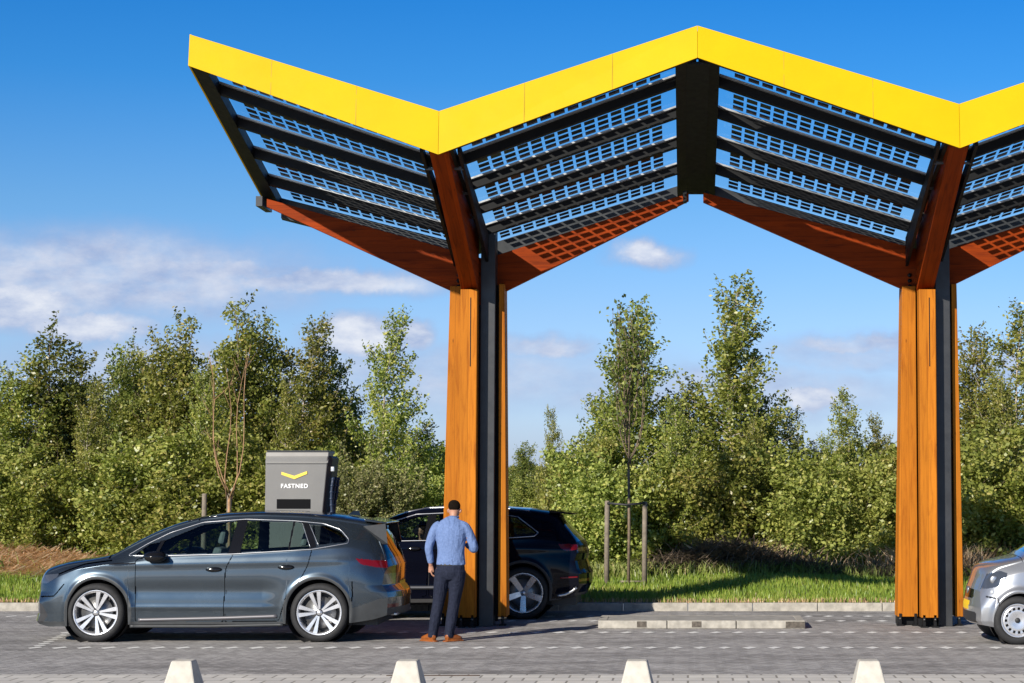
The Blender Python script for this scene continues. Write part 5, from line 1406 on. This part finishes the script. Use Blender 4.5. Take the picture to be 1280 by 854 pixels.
fr_r = [('bush', 745, 39.6, 560, 1.15, 'pale shrub behind the left post of the staked sapling'), ('bush2', 800, 39.8, 570, 1.1, 'shrub behind the right post of the staked sapling'),
        ('birch2', 850, 39.9, 500, 1.1, 'low birch right of the staked sapling'), ('bush2', 900, 39.9, 560, 1.2, 'yellowing shrub below the tallest pointed birch'), ('birch', 945, 40.4, 530, 1.1, 'low birch at the right foot of the tallest pointed birch'),
        ('bush', 1000, 39.8, 555, 1.2, 'pale shrub midway between the tallest birch and the right column'), ('birch2', 1045, 40.0, 545, 1.2, 'low birch at the foot of the airy birch'), ('bush', 1092, 39.9, 560, 1.1, 'shrub touching the left edge of the right timber column'),
        ('bush2', 1140, 40.2, 560, 1.1, 'shrub hidden behind the right timber column'), ('bush', 1205, 39.8, 530, 1.25, 'tall pale shrub between the right column and the silver car'), ('birch', 1255, 40.3, 470, 1.1, 'low pale birch above the bonnet of the silver car'),
        ('bush2', 1300, 39.4, 560, 1.3, 'shrub at the right edge above the windscreen of the silver car')]
for k, px, Y, top, ws, lab in fr_r: plant(k, px, Y-.9, top, lab, ws)
# distant trees and field line in the gap
plant('alder', 648, 75, 548, 'small distant round tree seen in the gap right of the left column', 1.1)
plant('alder', 552, 70, 560, 'small distant tree peeking out left of the left timber column', 1.0)
plant('bush', 668, 62, 598, 'distant shrub in the gap right of the left column', 1.2)
r = np.random.default_rng(5)
n = 26000; X = r.uniform(-110, 110, n); hh = 5+2*np.sin(X*.07)+1.5*np.sin(X*.23+1); C = np.stack([X, 330+r.uniform(-3, 3, n), r.uniform(0, 1, n)**1.2*hh], -1)
o = link('distant_woods', fast_mesh('distant_woods', leaf_quads(C, .75, r), 4, 4, M['leaf_dark'], np.clip(r.normal(.45, .2, n), 0, 1)))
o['kind'] = 'stuff'; o['label'] = 'far line of woods on the horizon across the field'
# staked saplings
def staked(pxs, Ys, name_lab, stakes, ztop_px, bare, tops):
    pass
def stake(px, Y, top_py, lab, parent=None):
    X = (px-PX)*Y/F; z0 = float(ground_z(X, Y))-.05; zt = at(px, top_py, Y).z
    mb = MB(); mb.tube([(0, 0, 0), (0, 0, (zt-z0)*.5), (.005, 0, zt-z0-.02), (.005, 0, zt-z0)], [.045, .044, .043, .036], 12)
    o = mb.build('tree_stake', M['stake'], loc=(X, Y, z0)); tag(o, lab, 'stake', 'round wooden tree stakes'); return o
SY_ = 35.6
stake(759, SY_, 626, 'left of the two round posts flanking the leafy sapling'); stake(806, SY_, 627, 'right of the two round posts flanking the leafy sapling')
stake(257, SY_, 617, 'weathered post left of the bare orange sapling, above the windscreen of the blue-grey car'); stake(288, SY_, 617, 'weathered post at the trunk of the bare orange sapling')
mb = MB(); a, b = at(759, 629, SY_-.05), at(806, 629, SY_-.05)
mb.tube([a, (a+b)/2+Vector((0, -.02, -.03)), b], .022, 6); o = mb.build('tie_strap', M['black_plastic']); tag(o, 'black rubber strap tied between the two posts of the sapling', 'strap')
mb = MB(); a, b = at(775, 727, SY_), at(806, 727, SY_); mb.tube([a, b], .018, 6); o = mb.build('cross_bar', M['stake']); tag(o, 'short low wooden bar at the foot of the staked sapling', 'bar')
def sapling(px, Y, top_py, nbr, spread, leaves, lab, bmat, lm, fork):
    X = (px-PX)*Y/F; z0 = float(ground_z(X, Y))-.03; H = at(px, top_py, Y).z-z0; r = np.random.default_rng(px)
    root = empty('sapling', (X, Y, z0), lab, 'young tree'); mb = MB(); Cs = []
    zf_ = H*fork
    mb.tube([(0, 0, 0), (.01, 0, zf_*.5), (0, 0, zf_)], [.028, .025, .022], 8)
    if leaves: mb.tube([(0, 0, zf_), (.02, 0, H*.7), (-.02, 0, H)], [.022, .012, .003], 6)
    for k in range(nbr):
        a = 2*PI*k/nbr+r.uniform(-.3, .3); zz = zf_ if not leaves else zf_+(H*.85-zf_)*r.uniform(0, 1)**1.2; w = spread*r.uniform(.5, 1.0)*(1 if not leaves else (1.1-(zz/H)*.7)); top = H*r.uniform(.8, 1.0) if not leaves else min(H*1.0, zz+H*r.uniform(.25, .45))
        pts = [Vector((math.cos(a)*w*t**.6+.05*math.sin(t*6+k), math.sin(a)*w*t**.6+.05*math.sin(t*6+k), zz+(top-zz)*t)) for t in np.linspace(0, 1, 7)]
        mb.tube(pts, np.linspace(.013, .003, 7).tolist(), 5)
        for q in range(4):
            p = pts[r.integers(2, 6)]; d = Vector((r.normal()*.14, r.normal()*.14, .4)); mb.tube([p, p+d], [.006, .002], 4)
            if leaves:
                tt = r.uniform(0, 1.1, 14)[:, None]; Cs.append(np.array(p)[None]+np.array(d)[None]*tt+r.normal(size=(14, 3))*.06)
        if leaves:
            tt = r.integers(1, 7, 34); Cs.append(np.array([list(pts[i]) for i in tt])+r.normal(size=(34, 3))*.09)
    mb.build('trunk', M[bmat], root)
    if Cs:
        C = np.concatenate(Cs); link('crown', fast_mesh('crown', leaf_quads(C, .055, r), 4, 4, M[lm], np.clip(r.normal(.3, .2, len(C)), 0, 1)), root)
sapling(786, SY_, 385, 14, .55, True, 'thin dark-leaved sapling tied between two round posts', 'bark', 'leaf_dark', .42)
sapling(288, SY_-.1, 425, 5, .5, False, 'bare orange-twigged sapling forking above the roof of the blue-grey car', 'bark_orange', None, .36)

# grass, reeds, straw ---------------------------------------------------
def blades(name, N, xr, yr, h, wd, mat, seed, dens=None, lean=.35, mean=.4, bend=.5, label=None):
    r = np.random.default_rng(seed)
    X = r.uniform(*xr, N*2); Y = r.uniform(*yr, N*2)
    if dens is not None: k = r.uniform(0, 1, N*2) < dens(X, Y); X, Y = X[k][:N], Y[k][:N]
    else: X, Y = X[:N], Y[:N]
    N = len(X); Z = ground_z(X, Y)-.01; a = r.uniform(0, 2*PI, N); hh = h*r.uniform(.45, 1.2, N); l = lean*r.uniform(0, 1, N)*hh; b = r.uniform(0, 2*PI, N)
    base = np.stack([X, Y, Z], -1); wv = np.stack([np.cos(a), np.sin(a), 0*a], -1)*wd; mid = base+np.stack([np.cos(b)*l*.35, np.sin(b)*l*.35, hh*.6], -1)
    tip = base+np.stack([np.cos(b)*l, np.sin(b)*l, hh*(1-.15*bend)], -1)
    V = np.stack([base-wv, base+wv, mid+wv*.7, tip, mid-wv*.7], 1).reshape(-1, 3)
    col = np.clip(r.normal(mean, .2, N)+.15*np.sin(X*1.3)*np.cos(Y*2.1), 0, 1)
    o = link(name, fast_mesh(name, V, 5, 5, mat, col)); o['kind'] = 'stuff'; 
    if label: o['label'] = label
    return o
blades('grass', 105000, (-18, 7.5), (KERB_Y+.16, 38.4), .13, .0065, M['grass'], 1, mean=.42, label='short bright green grass on the verge behind the kerb')
blades('dry_grass', 9000, (-18, 7.5), (KERB_Y+.15, KERB_Y+.5), .09, .006, M['straw'], 2, mean=.35, label='dry brown grass along the back of the kerb')
blades('tall_grass', 40000, (-18, 8), (36.8, 39.8), .30, .009, M['reed'], 3, dens=lambda x, y: np.clip(.35+.5*np.sin(x*.8+1)*np.cos(y)+.2, .08, 1)*(1-.9*np.exp(-((x+12.6)/2.6)**2)), lean=.9, mean=.30, label='tall rough grass and reeds at the foot of the shrubs')
blades('dry_reeds', 4500, (.3, 6.5), (37.6, 39.6), .62, .008, M['straw'], 4, lean=1.1, mean=.35, dens=lambda x, y: np.clip(.5+.5*np.sin(x*1.7), .1, 1), label='dry straw-coloured reeds between the two columns')
def straw():
    r = np.random.default_rng(8); N = 28000
    X = r.normal(-12.6, 1.6, N); Y = r.normal(37.9, .6, N); Z = ground_z(X, Y)+r.uniform(-.02, .09, N)
    C = np.stack([X, Y, Z], -1); a = r.normal(0, .6, N); t = r.normal(0, .25, N); L = r.uniform(.08, .3, N)
    d = np.stack([np.cos(a), np.sin(a), t], -1)*L[:, None]; wv = np.cross(d, np.array([.3, .6, 1.])); wv = wv/np.linalg.norm(wv, axis=1)[:, None]*.010
    V = np.stack([C-d-wv, C+d-wv, C+d+wv, C-d+wv], 1).reshape(-1, 3)
    o = link('straw', fast_mesh('straw', V, 4, 4, M['straw'], np.clip(r.normal(.5, .25, N), 0, 1))); o['kind'] = 'stuff'; o['label'] = 'bank of dry cut straw and twigs on the verge at the left'
    N = 9000; X = r.uniform(-.8, 5.5, N); Y = r.uniform(37.0, 38.6, N); Z = ground_z(X, Y)+r.uniform(0, 1, N)*(.12+.45*np.exp(-((X-.7)/1.2)**2)); C = np.stack([X, Y, Z], -1); a = r.uniform(0, 6.28, N); L = r.uniform(.1, .35, N)
    d = np.stack([np.cos(a), np.sin(a), r.normal(0, .4, N)], -1)*L[:, None]; wv = np.cross(d, np.array([.3, .6, 1.])); wv = wv/np.linalg.norm(wv, axis=1)[:, None]*.008
    V = np.stack([C-d-wv, C+d-wv, C+d+wv, C-d+wv], 1).reshape(-1, 3)
    o = link('brushwood', fast_mesh('brushwood', V, 4, 4, M['bark'], np.zeros(N))); o['kind'] = 'stuff'; o['label'] = 'dark tangled brushwood lying under the shrubs'
straw()
